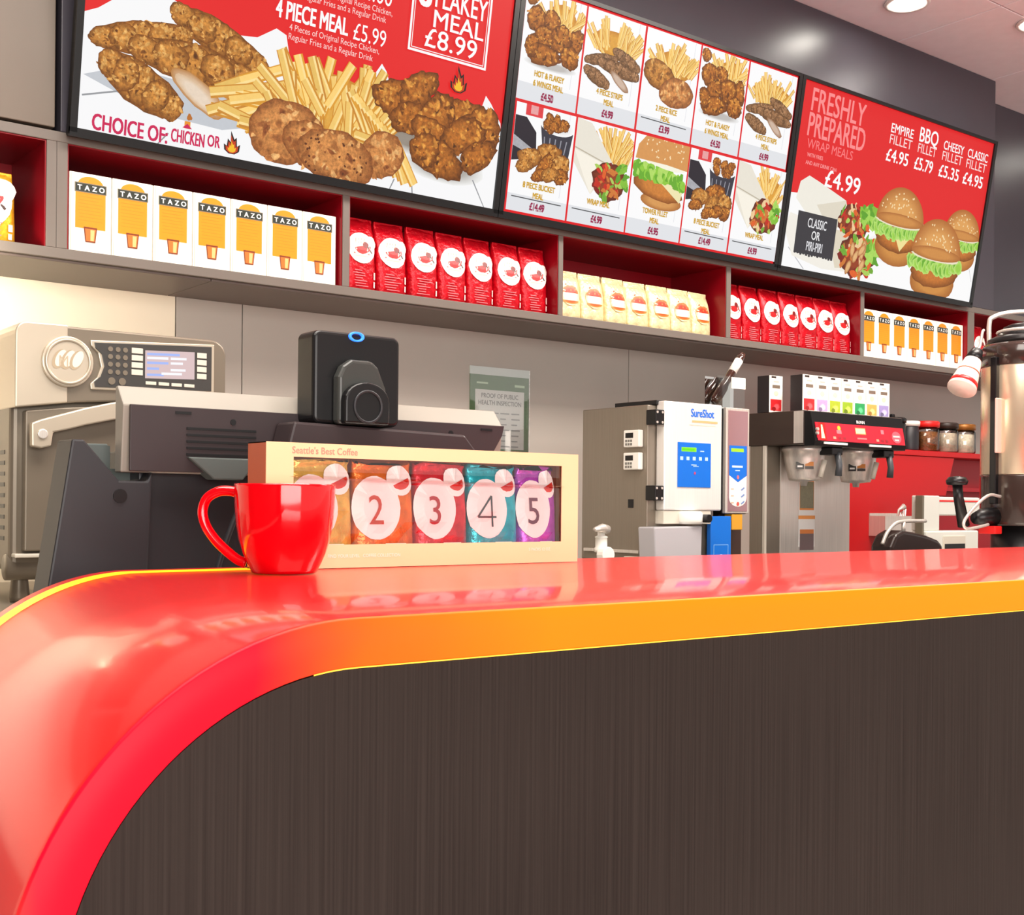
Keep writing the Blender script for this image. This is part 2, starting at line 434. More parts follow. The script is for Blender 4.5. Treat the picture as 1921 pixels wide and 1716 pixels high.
# ---- tea cartons
m_carton = mat('cream_white_card', (255, 250, 236), .45)
def carton(pale):
    w_, d_, h_ = .1005, .09, .189
    t = root('tea_carton', (0, 0, 0), 'x', 'carton')
    box('carton_body', -w_/2, w_/2, -d_/2, d_/2, 0, h_, m_carton, t, .0015)
    p = Pic(3, 3e-5)
    p.rect(-w_/2+.003, .002, -w_/2+.0042, h_-.002, (232, 206, 150))
    og = (234, 142, 14)
    p.rect(-.036, .058, .036, .163, og, .12)
    p.ell(0, .163, .030, .019, og, 0, .1, 20, 0, None, (0, 0), 0, 180)
    for k in range(9):
        p.rect(-.030+R.uniform(0, .004), .076+k*.008, .030-R.uniform(0, .012), .0775+k*.008, (214, 130, 16))
    p.rect(-.038, .143, .038, .166, (120, 112, 90)); p.rect(-.036, .145, .036, .164, (34, 42, 34))
    for i, ch in enumerate('TAZO'): p.text(ch, -.026+i*.0175, .1485, .017, (250, 250, 244), 1.0, .03, 'C')
    p.poly([(-.016, .062), (.016, .062), (.012, .026), (-.012, .026)], (120, 50, 14))
    p.poly([(-.013, .058), (.013, .058), (.010, .029), (-.010, .029)], (206, 112, 44), .3)
    p.poly([(.0, .056), (.010, .056), (.008, .03), (.0, .03)], (240, 186, 120), .2)
    p.build('label_print', PRINT, t, (0, -d_/2-.0004, 0))
    return t
proto = carton(False)
def row(proto, x0, x1, y, z, labels, group, jx=0, jz=0):
    n = len(labels)
    for i, lb in enumerate(labels):
        o = proto if (i == 0 and proto.get('used') is None) else copy_tree(proto)
        if i == 0: proto['used'] = 1
        o.location = (x0+(x1-x0)*(i+.5)/n + R.uniform(-jx, jx), y+R.uniform(-jx, jx), z)
        o.rotation_euler = (0, 0, R.uniform(-jz, jz))
        o['label'] = lb; o['group'] = group
row(proto, .945, 1.664, 2.966, 1.6745, ['white and yellow tea carton, %s from the left below the first menu screen' % ORD[i] for i in range(7)], 'tea cartons in the left niche')
row(proto, 3.990, 4.695, 2.966, 1.6745, ['white and yellow tea carton, %s from the left below the third menu screen' % ORD[i] for i in range(7)], 'tea cartons in the right niche')

# ---- foil coffee bags
def bag_shape(w_, d_, h_, seed, top=.16, wr=.018):
    r = random.Random(seed); n = 28
    prof = [(0, .93, .86), (.03, 1, .98), (.14, 1.0, 1.0), (.28, .99, 1.0), (.42, .985, .96), (.56, .98, .9), (.68, .975, .8),
            (.78, .965, .66), (.86, .95, .48), (.92, .945, .32), (.96, .95, .22), (1, .95, top)]
    V, F = [], []
    for k, (zz, fw, fd) in enumerate(prof):
        for i in range(n):
            a = 2*math.pi*i/n; c, q = math.cos(a), math.sin(a)
            x = math.copysign(abs(c)**.5, c)*w_/2*fw; y = math.copysign(abs(q)**.5, q)*d_/2*fd
            j = 0 if k in (0,) else r.uniform(-1, 1)*wr*w_
            V.append((x + j*.35, y + j*.5*(.4 if q < 0 else 1), zz*h_ + (r.uniform(-.004, .004) if k > 9 else 0)))
    for k in range(len(prof)-1):
        for i in range(n):
            j = (i+1) % n; F.append((k*n+i, k*n+j, (k+1)*n+j, (k+1)*n+i))
    F.append(tuple(range(n-1, -1, -1))); F.append(tuple((len(prof)-1)*n+i for i in range(n)))
    def depth(x, z):
        t = max(0, min(1, z/h_))
        for (a, wa, da), (b, wb_, db) in zip(prof, prof[1:]):
            if a <= t <= b:
                s = (t-a)/(b-a); fd = da+(db-da)*s; fw = wa+(wb_-wa)*s
                break
        u = min(.96, abs(2*x/(w_*fw)))
        return d_/2*fd*(1-u**4)**.25 + .0022
    return V, F, depth
def foil(name, rgb, rough=.3):
    return mat(name, rgb, rough, .35, var=.22, vscale=55, bump=1.0)
def cup_emblem(p, cx, cy, r, ring=(250, 246, 238), tone=(196, 26, 30)):
    p.ell(cx+r*.75, cy+r*.42, r*.42, r*.42, (244, 232, 222), 0, .15, 14, .05)
    p.ell(cx, cy, r, r, (252, 250, 244), 0, .12, 26, .02, ring)
    p.ell(cx, cy, r*.8, r*.8, (238, 226, 214), 0, .25, 22, .0, (248, 242, 234))
    p.ell(cx+r*.05, cy+r*.12, r*.62, r*.5, tone, .15, .4, 20, .06, tone, (0, 0), 185, 355)
    p.ell(cx+r*.28, cy+r*.2, r*.22, r*.2, (120, 20, 20), 0, .2, 12, .1)
    for k in range(4): p.line((cx-r*.45+.2*r*k, cy+r*.3), (cx-r*.38+.2*r*k, cy+r*.62), r*.05, (190, 140, 110))
    p.line((cx+r*.42, cy+r*.12), (cx+r*.74, cy-r*.3), r*.10, (60, 30, 24))
    p.rect(cx-r*.62, cy-r*.42, cx+r*.55, cy-r*.34, (206, 120, 110)); p.rect(cx-r*.5, cy-r*.58, cx+r*.45, cy-r*.5, (214, 190, 176))
def coffee_bag(name, w_, d_, h_, m, kind, seed):
    t = root(name, (0, 0, 0), 'x', 'coffee bag')
    V, F, dep = bag_shape(w_, d_, h_, seed)
    mk('bag_body', V, F, m, t, True)
    # heat sealed fold along the top
    box('top_seal', -w_*.465, w_*.465, -.006, .006, h_-.012, h_+.004, m, t, .002)
    p = Pic(seed, 4e-5)
    if kind == 'red':
        cup_emblem(p, 0, h_*.59, w_*.43)
        for k in range(7): p.rect(-w_*.3+R.uniform(0, .01), h_*(.06+.035*k), w_*.28-R.uniform(0, .03), h_*(.06+.035*k)+.0022, (238, 120, 126))
        p.rect(w_*.36, h_*.06, w_*.42, h_*.14, (250, 230, 220)); p.rect(w_*.36, h_*.17, w_*.43, h_*.27, (246, 206, 200))
    else:
        p.ell(0, h_*.50, w_*.36, w_*.34, (250, 238, 214), 0, .2, 22, .02, (240, 214, 170))
        p.ell(0, h_*.54, w_*.33, w_*.25, (202, 50, 30), 0, .4, 20, .08, (226, 120, 60), (0, 0), 0, 180)
        p.line((-w_*.12, h_*.56), (-w_*.14, h_*.74), w_*.06, (214, 70, 40)); p.line((w_*.02, h_*.58), (w_*.04, h_*.70), w_*.05, (226, 120, 60))
        p.rect(-w_*.33, h_*.47, w_*.33, h_*.54, (236, 170, 160)); p.rect(-w_*.30, h_*.39, w_*.30, h_*.44, (228, 190, 176))
        p.ell(0, h_*.38, w_*.32, w_*.11, (176, 84, 30), 0, .3, 18, 0, (214, 140, 60), (0, 0), 180, 360)
    p.build('label_print', PRINT, t, (0, 0, 0), depth=dep)
    return t
m_redfoil = foil('red_foil', (196, 8, 28), .28)
m_creamfoil = foil('cream_foil', (242, 222, 172), .35)
m_yelfoil = foil('golden_yellow_foil', (240, 178, 46), .3)
def bag_row(protos, x0, x1, y, labels, group):
    n = len(labels)
    for i, lb in enumerate(labels):
        pr_ = protos[i % len(protos)]
        o = pr_ if pr_.get('used') is None else copy_tree(pr_)
        pr_['used'] = 1
        o.location = (x0+(x1-x0)*(i+.5)/n, y+R.uniform(-.004, .004), 1.6745); o.rotation_euler = (0, 0, R.uniform(-.05, .05))
        o['label'] = lb; o['group'] = group
reds = [coffee_bag('coffee_bag', .1015, .074, .203, m_redfoil, 'red', s) for s in (11, 12, 13)]
bag_row(reds, 1.702, 2.432, 2.972, ['red foil coffee bag, %s from the left between tea cartons and cream bags' % ORD[i] for i in range(7)], 'red coffee bags in the second niche')
bag_row(reds, 3.232, 3.956, 2.972, ['red foil coffee bag, %s from the left beside the right hand tea cartons' % ORD[i] for i in range(7)], 'red coffee bags in the fourth niche')
creams = [coffee_bag('coffee_bag', .100, .072, .150, m_creamfoil, 'cream', s) for s in (21, 22)]
bag_row(creams, 2.465, 3.175, 2.972, ['small cream coffee bag, %s from the left below the ten picture menu screen' % ORD[i] for i in range(7)], 'cream coffee bags in the third niche')
yb = coffee_bag('coffee_bag', .155, .08, .166, m_yelfoil, 'red', 31)
yb.location = (.757, 2.975, 1.6745); yb['label'] = 'golden yellow coffee bag with white emblem in the leftmost niche'
rb = copy_tree(reds[0]); rb.location = (4.865, 2.972, 1.6745); rb['label'] = 'red foil coffee bag in the last niche behind the coffee urn'; rb['group'] = 'coffee bags in the last niche'

# ================================================================== menu screens
m_bezel = mat('black_plastic_bezel', (8, 8, 10), .3)
m_back = mat('black_screen_housing', (14, 14, 16), .5)
YB, ZB, YT, ZT = 2.868, 1.940, 2.758, 2.600
EZ = Vector((0, YT-YB, ZT-ZB)).normalized(); NN = Vector((1, 0, 0)).cross(EZ).normalized()
SXE = [.925, 2.170, 3.420, 4.668]
SW, SHH = 1.245, .669
def menu_screen(k, label):
    x0, x1 = SXE[k]+.001, SXE[k+1]-.001
    t = root('menu_screen', ((x0+x1)/2, YB, ZB), label, 'menu screen', 'menu screens above the shelf')
    def pt(u, v, d): return tuple(Vector((x0+u, YB, ZB)) + EZ*v + NN*d)
    W_ = x1-x0; b = .017
    def slab(u0, u1, v0, v1, d0, d1):
        v = [pt(u, v_, d) for d in (d0, d1) for v_ in (v0, v1) for u in (u0, u1)]
        return v, [(0, 1, 3, 2), (4, 6, 7, 5), (0, 4, 5, 1), (2, 3, 7, 6), (0, 2, 6, 4), (1, 5, 7, 3)]
    mk('housing', *slab(.002, W_-.002, -.008, SHH-.002, -.028, .0), m_back, t, False, .004)
    V, F = join(slab(0, b, 0, SHH, 0, .008), slab(W_-b, W_, 0, SHH, 0, .008), slab(0, W_, -.010, .0105, 0, .008), slab(b, W_-b, SHH-.012, SHH, 0, .008))
    mk('bezel', V, F, m_bezel, t)
    for u in (.25, W_-.25):
        v, f = boxg(x0+u-.03, x0+u+.03, 2.80, 2.8995, 2.14, 2.30)
        # wall bracket reaching from the tilted housing back to the bulkhead
        mk('wall_bracket', [(x, max(y, 2.875) if y > 2.85 else YB-(z-ZB)*(YB-YT)/(ZT-ZB)+.026, z) for x, y, z in v], f, m_back, t)
    return t, pt(0, 0, .0006)
RED = (230, 32, 34)
def X(u): return u/100*SW
def Z(v): return v/100*SHH
WH = (250, 250, 250)

# --- first screen: chicken meals
t, og = menu_screen(0, 'first menu screen with large fried chicken strips and fries')
p = Pic(5)
p.clip = (.010, .010, SW-.012, SHH-.010)
p.rect(0, 0, SW-.002, SHH, RED)
p.poly([(X(a), Z(b)) for a, b in ((0, 40), (4, 43), (10, 52), (16, 54), (20, 51), (24, 44), (36, 47), (40, 52), (42.3, 50.5), (43.5, 42), (50, 36), (58, 38), (62, 40), (65.2, 49.5), (66.5, 47), (68, 41), (92, 40), (93.3, 47.8), (95, 45), (98.2, 38), (99.8, 30), (99.8, 0), (0, 0))], (246, 246, 247))
p.poly([(X(a), Z(b)) for a, b in ((2, 20), (10, 26), (30, 24), (36, 14), (30, 11), (16, 12))], (196, 200, 206), .1)
p.poly([(X(a), Z(b)) for a, b in ((14, 34), (36, 34), (38, 27), (24, 24))], (168, 172, 178), .1)
p.ell(X(84), Z(15), X(11), Z(7), (176, 172, 166), 0, .1, 24, .04, (240, 240, 238))
p.ell(X(74), Z(24), X(8), Z(7), (150, 140, 128), 0, .1, 24, .04, (236, 234, 230))
for a, b in (((2, 13), (9, 17)), ((19, 6), (17, 0)), ((75, 12), (76, 0)), ((92, 12), (96, 0)), ((70, 0), (71, 6))):
    p.line((X(a[0]), Z(a[1])), (X(b[0]), Z(b[1])), .004, (150, 152, 156))
# chicken strips
def strip(p, a, b, wd, tone=0):
    (xa, ya), (xb, yb_) = a, b; n = 5; L = math.hypot(xb-xa, yb_-ya); rot = math.atan2(yb_-ya, xb-xa)
    p.crust((xa+xb)/2, (ya+yb_)/2, L*.53, wd, rot, tone, .07)
    for i in (0, 2, 4, 1, 3):
        s = (i+.5)/n; k = 1-abs(s-.5)*.8
        p.crust(xa+(xb-xa)*s, ya+(yb_-ya)*s, L*.15, wd*k, rot+p.r.uniform(-.2, .2), tone, .08)
strip(p, (X(18.5), Z(49)), (X(38), Z(36.5)), .040)
strip(p, (X(3.5), Z(33)), (X(22), Z(41)), .037)
strip(p, (X(11), Z(33)), (X(35.5), Z(31)), .046)
strip(p, (X(5.4), Z(27)), (X(20.5), Z(14)), .050)
p.ell(X(24.5), Z(22), X(6.6), Z(4.6), (224, 194, 162), -.55, .35, 26, .06, (186, 128, 66))
p.ell(X(24.3), Z(21.6), X(5.4), Z(3.2), (232, 212, 190), -.55, .3, 20, .06, (218, 184, 146))
p.ell(X(23), Z(13), .007, .008, (186, 110, 40), 0, .5, 10, .2)
# fries
for k in range(26):
    a = p.r.uniform(-.35, .5)
    p.fry(X(p.r.uniform(26, 38)), Z(p.r.uniform(13, 30)), .17*p.r.uniform(.7, 1.1), a, .023)
p.ell(X(54), Z(29), X(11), Z(12), (226, 168, 70), 0, .4, 24, .1, (200, 132, 40))
for k in range(74):
    u = p.r.uniform(-1, 1)
    p.fry(X(54+u*11), Z(p.r.uniform(16, 32)-abs(u)*5), .13*p.r.uniform(.7, 1.1), math.pi/2-u*.55+p.r.uniform(-.55, .55), .022)
for k in range(14): p.fry(X(58+k*.95), Z(36-k*1.2), .125, -.95+p.r.uniform(-.25, .15), .023)
p.fry(X(60), Z(20), .15, -.12, .022)
# original recipe pieces
p.crust(X(44), Z(15), X(8.8), Z(12.0), .1, 2, .05)
p.crust(X(50), Z(12), X(7), Z(9), -.3, 2, .05)
p.crust(X(67), Z(14), X(6), Z(9), .5, 2, .06)
p.crust(X(56), Z(9.5), X(9.6), Z(10.4), -.12, 2, .05)
for k in range(26): p.ell(X(56+p.r.uniform(-7.5, 7.5)), Z(9.5+p.r.uniform(-7, 8)), .004, .003, (96, 50, 22), p.r.uniform(0, 3), 0, 7, .2)
# spicy wings
for a in ((69, 38, 5.6, 7.4, .2), (75, 43, 5.8, 6.6, .7), (86, 37, 7, 6.6, .2), (93, 33, 5.4, 10, -.1), (74, 31, 6, 6.4, .1), (80, 34, 6.4, 7.4, .9), (79, 27.5, 5.4, 6, -.2), (88, 29, 6.6, 7.2, .4), (92.5, 22, 5.6, 6, .6), (81.5, 17.5, 7.4, 7.6, -.25), (78, 20, 4, 7, .2)):
    p.crust(X(a[0]), Z(a[1]), X(a[2]), Z(a[3]), a[4], 1, .12)
# lettering
PK = (206, 30, 84)
p.text('CHOICE OF:', X(4.1), Z(2.2), .052, PK, .62, .022, fit=X(14.6))
p.text('CHICKEN', X(19.5), Z(3.4), .044, PK, .50, .02, fit=X(6.8)); p.rect(X(22.0), Z(8.8), X(23.2), Z(11.4), (236, 150, 40)); p.poly([(X(21.6), Z(8.9)), (X(23.6), Z(8.9)), (X(22.6), Z(10.6))], PK)
p.text('OR', X(27.0), Z(4.2), .040, PK, .62, .02, fit=X(2.6))
p.flame(X(32.2), Z(4.2), .040)
p.flame(X(85.2), Z(47.4), .052)
p.text('2 PIECE MEAL', X(39.4), Z(72.4), .062, WH, .62, .02, fit=X(16.4)); p.text('£4.00', X(57.0), Z(71.6), .066, WH, .66, 0, fit=X(9))
p.text('2 Pieces of Original Recipe Chicken,', X(45), Z(68.2), .0225, (252, 214, 210), .74, .0, fit=X(21.4))
p.text('Regular Fries and a Regular Drink', X(45), Z(65.0), .0225, (252, 214, 210), .74, .0, fit=X(20))
p.text('4 PIECE MEAL', X(39.4), Z(56.2), .062, WH, .60, .02, fit=X(16.6)); p.text('£5.99', X(57.4), Z(55.6), .062, WH, .62, 0, fit=X(8))
p.text('4 Pieces of Original Recipe Chicken,', X(42.6), Z(52.6), .0225, (252, 214, 210), .74, .0, fit=X(21.4))
p.text('Regular Fries and a Regular Drink', X(42.6), Z(49.2), .0225, (252, 214, 210), .74, .0, fit=X(20))
p.frame(X(71.0), Z(57.6), X(92.2), Z(93), .0065, WH); p.frame(X(71.8), Z(59.0), X(91.4), Z(91.6), .0022, WH)
p.text('6', X(72.8), Z(76.0), .105, WH, .85, .03)
p.text('FLAKEY', X(77.0), Z(77.0), .080, WH, .58, .01, fit=X(14))
p.text('MEAL', X(77.0), Z(69.0), .066, WH, .95, .01, fit=X(13.6))
p.text('£8.99', X(75.2), Z(60.8), .072, WH, .92, .006, fit=X(14))
p.build('picture', SCREEN, t, og, (1, 0, 0), EZ)

# --- second screen: ten meals
t, og = menu_screen(1, 'middle menu screen with ten meal pictures in a red grid')
p = Pic(9)
p.rect(0, 0, SW-.002, SHH, (226, 26, 32))
GO = (206, 160, 40); MG = (150, 14, 70)
cols = [1.6, 20.4, 40.0, 59.8, 78.4, 98.4]
top = [('wings', ('HOT & FLAKEY', '6 WINGS MEAL'), '£4.50'), ('strips', ('4 PIECE STRIPS', 'MEAL'), '£4.99'), ('piece', ('2 PIECE RICE', 'MEAL'), '£3.99'), ('wings', ('HOT & FLAKEY', '6 WINGS MEAL'), '£4.50'), ('strips', ('4 PIECE STRIPS', 'MEAL'), '£4.99')]
bot = [('bucket', ('8 PIECE BUCKET', 'MEAL'), '£14.49'), ('wrap', ('WRAP MEAL', ''), '£4.99'), ('burger', ('TOWER FILLET', 'MEAL'), '£4.95'), ('bucket', ('8 PIECE BUCKET', 'MEAL'), '£14.49'), ('wrap', ('WRAP MEAL', ''), '£4.99')]
for ri, rowd in enumerate((top, bot)):
    for ci, (kind, names, price) in enumerate(rowd):
        x0, x1 = X(cols[ci])+.003, X(cols[ci+1])-.003
        y0, y1 = (Z(50.4), Z(97.2)) if ri == 0 else (Z(2.6), Z(48.8))
        w_, h_ = x1-x0, y1-y0; cx = (x0+x1)/2
        p.clip = (x0, y0, x1, y1)
        p.rect(x0, y0, x1, y1, (248, 248, 249)); p.rect(x0, y0, x1, y0+h_*.16, (224, 226, 230))
        p.line((x0+w_*.86, y0+h_*.2), (x0+w_*.9, y1), .002, (220, 222, 228))
        if kind == 'wings':
            p.fries(x0+w_*.62, y0+h_*.66, w_*.62, h_*.38, 34, .012)
            p.ell(cx, y0+h_*.36, w_*.44, h_*.05, (190, 186, 182), 0, 0, 20, 0, (240, 240, 240))
            for a in ((.10, .92, .10, .07), (.2, .74, .16, .12), (.45, .76, .14, .10), (.86, .62, .13, .15), (.62, .62, .2, .13), (.34, .60, .16, .10), (.8, .48, .16, .11), (.36, .44, .28, .10), (.16, .50, .11, .11)):
                p.crust(x0+w_*a[0], y0+h_*a[1], w_*a[2], h_*a[3], p.r.uniform(-.5, .5), 1, .1)
        elif kind == 'strips':
            p.fries(cx, y0+h_*.60, w_*.92, h_*.36, 40, .011)
            strip(p, (x0+w_*.04, y0+h_*.52), (x0+w_*.56, y0+h_*.60), h_*0.058, 3)
            strip(p, (x0+w_*.5, y0+h_*.68), (x0+w_*.96, y0+h_*.56), h_*0.065, 3)
            strip(p, (x0+w_*.26, y0+h_*.54), (x0+w_*.95, y0+h_*.48), h_*0.072, 3)
            strip(p, (x0+w_*.04, y0+h_*.44), (x0+w_*.46, y0+h_*.33), h_*0.072, 3)
            p.ell(x0+w_*.64, y0+h_*.40, w_*.2, h_*.045, (206, 180, 160), -.55, .3, 20, .06, (150, 104, 66))
        elif kind == 'piece':
            p.fries(x0+w_*.58, y0+h_*.58, w_*.84, h_*.38, 40, .012)
            p.crust(x0+w_*.3, y0+h_*.58, w_*.3, h_*.14, -.2, 0, .05)
            p.crust(x0+w_*.64, y0+h_*.45, w_*.32, h_*.15, .1, 2, .04)
        elif kind == 'bucket':
            p.rect(x0+w_*.16, y0+h_*.9, x0+w_*.44, y1, (224, 60, 66), .5); p.rect(x0+w_*.24, y0+h_*.92, x0+w_*.36, y1, (230, 160, 160), .4)
            p.poly([(x0+w_*.42, y0+h_*.86), (x0+w_*.98, y0+h_*.82), (x0+w_*.92, y0+h_*.5), (x0+w_*.52, y0+h_*.52)], (52, 52, 64), .5)
            p.ell(x0+w_*.70, y0+h_*.86, w_*.29, h_*.085, (226, 226, 226), -.05, 0, 26, 0, (250, 250, 250))
            for k in range(9): p.crust(x0+w_*p.r.uniform(.52, .88), y0+h_*p.r.uniform(.82, .92), w_*.09, h_*.05, p.r.uniform(0, 3), 1, .1)
            for k in range(5): p.line((x0+w_*(.52+.08*k), y0+h_*.56), (x0+w_*(.50+.095*k), y0+h_*.74), .004, (150, 150, 160), .4)
            p.poly([(x0, y0+h_*.88), (x0+w_*.18, y0+h_*.88), (x0+w_*.36, y0+h_*.76), (x0+w_*.40, y0+h_*.52), (x0, y0+h_*.46)], (34, 30, 42))
            p.poly([(x0, y0+h_*.70), (x0+w_*.33, y0+h_*.60), (x0+w_*.33, y0+h_*.54), (x0, y0+h_*.6)], (170, 170, 176), .7)
            for a in ((.6, .58, .22, .11, .2), (.82, .50, .16, .11, .2), (.3, .52, .2, .09, .1), (.55, .46, .2, .08, 1), (.22, .43, .15, .06, .2), (.84, .40, .13, .08, .3), (.48, .37, .14, .06, .4), (.66, .40, .16, .07, .3)):
                p.crust(x0+w_*a[0], y0+h_*a[1], w_*a[2], h_*a[3], a[4], 1 if p.r.random() < .6 else 0, .12)
        elif kind == 'wrap':
            p.fries(x0+w_*.66, y0+h_*.58, w_*.66, h_*.44, 34, .012)
            p.poly([(x0, y1), (x0+w_*.24, y1-h_*.02), (x0+w_*.70, y0+h_*.62), (x0+w_*.34, y0+h_*.30), (x0, y0+h_*.58)], (232, 226, 212), .08)
            p.poly([(x0, y0+h_*.70), (x0+w_*.52, y0+h_*.62), (x0+w_*.34, y0+h_*.30), (x0+w_*.18, y0+h_*.48)], (246, 240, 226), .05)
            p.line((x0, y0+h_*.72), (x0+w_*.6, y0+h_*.62), .004, (190, 180, 160))
            p.filling(x0+w_*.64, y0+h_*.46, w_*.28, h_*.18)
        else:
            p.poly([(x0, y1), (x1, y1), (x1, y0+h_*.7), (x0, y0+h_*.8)], (250, 250, 250))
            r_ = w_*.50; by = y0+h_*.74
            p.ell(cx+w_*.08, by-h_*.36, w_*.38, h_*.09, (214, 152, 84), 0, .2, 24, 0, (172, 106, 46))
            p.ell(cx, by-h_*.22, w_*.46, h_*.14, (204, 126, 52), -.12, .9, 30, .07, (138, 76, 26))
            p.poly([(cx+w_*.05, by-h_*.18), (cx+w_*.49, by-h_*.12), (cx+w_*.42, by-h_*.34)], (238, 228, 176))
            for k in range(40): p.ell(x0+w_*(.04+.92*k/39), by-h_*(.03+.10*p.r.random()+.05*k/39), w_*.08, h_*.045, p.r.choice([(140, 200, 60), (104, 172, 44), (176, 218, 100)]), p.r.uniform(0, 3), .5, 10, .25)
            p.ell(cx, by+h_*.03, w_*.46, h_*.05, (246, 242, 222), -.1, .1, 22, .05)
            p.poly([(x0+w_*.03, by+h_*.02), (x0+w_*.06, by+h_*.16), (x0+w_*.18, y1), (x1, y1), (x1, by-h_*.0), (cx+w_*.1, by+h_*.02)], (214, 150, 84), .25)
            for k in range(26): p.ell(x0+w_*p.r.uniform(.2, .96), by+h_*p.r.uniform(.07, .27), .004, .0026, (250, 226, 180), p.r.uniform(0, 3), 0, 6)
        ty = y0+h_*(.205 if kind == 'wrap' else .235)
        p.text(names[0], cx, ty, .0235, GO, .72, .05, 'C')
        if names[1]: p.text(names[1], cx, ty-.027, .0235, GO, .72, .05, 'C')
        if kind in ('bucket', 'piece', 'wrap'): p.line((x0+w_*.06, y0+h_*.135), (x0+w_*.9, y0+h_*.13), .003, (70, 72, 76))
        p.text(price, cx, y0+h_*.035, .031, MG, .66, .05, 'C')
p.build('picture', SCREEN, t, og, (1, 0, 0), EZ)

# --- third screen: wraps and burgers
t, og = menu_screen(2, 'third menu screen with a wrap and three burgers')
p = Pic(14)
p.clip = (.010, .010, SW-.012, SHH-.010)
p.rect(0, 0, SW-.002, SHH, (226, 28, 32))
p.poly([(X(a), Z(b)) for a, b in ((0, 40), (12, 42), (38, 39.5), (60, 41), (80, 40), (99.8, 38), (99.8, 0), (0, 0))], (248, 248, 248))
p.ell(X(50), Z(22), X(12), Z(8), (222, 222, 224), 0, 0, 20, 0, (246, 246, 246))
p.line((X(4), Z(12)), (X(12), Z(2)), .004, (190, 190, 194)); p.line((X(93), Z(30)), (X(98), Z(14)), .002, (180, 180, 184))
# wrap halves
p.poly([(X(a), Z(b)) for a, b in ((4.5, 38), (5.5, 47), (9, 51), (14, 49), (27, 43), (29, 36), (24, 26), (14, 26))], (238, 234, 222), .06)
p.poly([(X(a), Z(b)) for a, b in ((14, 37), (27, 43), (29, 36), (24, 26), (20, 27))], (222, 214, 196), .08)
p.poly([(X(a), Z(b)) for a, b in ((3, 30), (1, 22), (6, 8), (20, 4), (32, 5), (32, 26), (20, 27))], (240, 236, 226), .06)
p.poly([(X(a), Z(b)) for a, b in ((20, 27), (32, 26), (34, 8), (26, 6))], (222, 212, 190), .08)
p.filling(X(32), Z(33), X(7.4), Z(8.4)); p.filling(X(36), Z(15), X(8.4), Z(11))
for k in range(14): p.ell(X(p.r.uniform(34, 43)), Z(p.r.uniform(33, 42)), .022, .014, p.r.choice([(132, 190, 56), (160, 210, 84), (92, 160, 40)]), p.r.uniform(0, 3), .5, 10, .3)
for k in range(7): p.ell(X(p.r.uniform(32, 40)), Z(p.r.uniform(7, 22)), .030, .014, (226, 178, 120), p.r.uniform(.8, 2.2), .5, 12, .12, (170, 100, 50))
# black sign
pts = [(X(6.5), Z(10)), (X(24.4), Z(10)), (X(24.2), Z(32)), (X(6.3), Z(32))]
p.poly(pts, (52, 52, 58)); 
for k in range(14): p.ell(X(7+k*1.3), Z(10+p.r.uniform(-.6, .6)), .007, .004, (52, 52, 58), 0, 0, 8, .2)
p.text('CLASSIC', X(15.4), Z(24.5), .047, (232, 232, 234), .62, .01, 'C'); p.text('OR', X(15.4), Z(18.4), .044, (240, 240, 240), .78, .01, 'C'); p.text('PIRI-PIRI', X(15.4), Z(12.2), .047, (226, 226, 230), .56, .01, 'C')
# burgers
p.bun(X(54.5), Z(38.5), .150, True, True)
p.bun(X(88.5), Z(39), .124)
p.bun(X(76), Z(24.5), .165)
# lettering
PKK = (250, 140, 140)
p.text('FRESHLY', X(5.6), Z(84.0), .112, PKK, .72, .012, fit=X(24.6)); p.text('PREPARED', X(5.4), Z(71.0), .116, PKK, .62, .012, fit=X(26.2))
p.text('WRAP MEALS', X(6.0), Z(64.8), .046, (248, 120, 122), .80, .006, fit=X(21))
p.text('WITH FRIES', X(6.6), Z(60.4), .019, (248, 150, 150), .9, .02); p.text('AND ANY DRINK CAN', X(6.4), Z(56.4), .019, (248, 150, 150), .9, .02)
p.text('£4.99', X(16.0), Z(47.6), .086, WH, .78, .012, fit=X(16.4))
for ua, ub, a, b, pr_, sz in ((43.4, 54.7, 'EMPIRE', 'FILLET', '£4.95', .048), (58.0, 67.8, 'BBQ', 'FILLET', '£5.79', .078), (71.2, 82.4, 'CHEESY', 'FILLET', '£5.35', .048), (84.8, 96.4, 'CLASSIC', 'FILLET', '£4.95', .048)):
    p.text(a, X(ua), Z(86.0), sz, WH, .70, .012, fit=X(ub-ua)); p.text(b, X(ua), Z(79.8), .050, (252, 220, 218), .70, .004, fit=X(ub-ua))
    p.text(pr_, X(ua-.6), Z(70.2), .066, WH, .70, .014, fit=X(ub-ua-.2))
p.build('picture', SCREEN, t, og, (1, 0, 0), EZ)

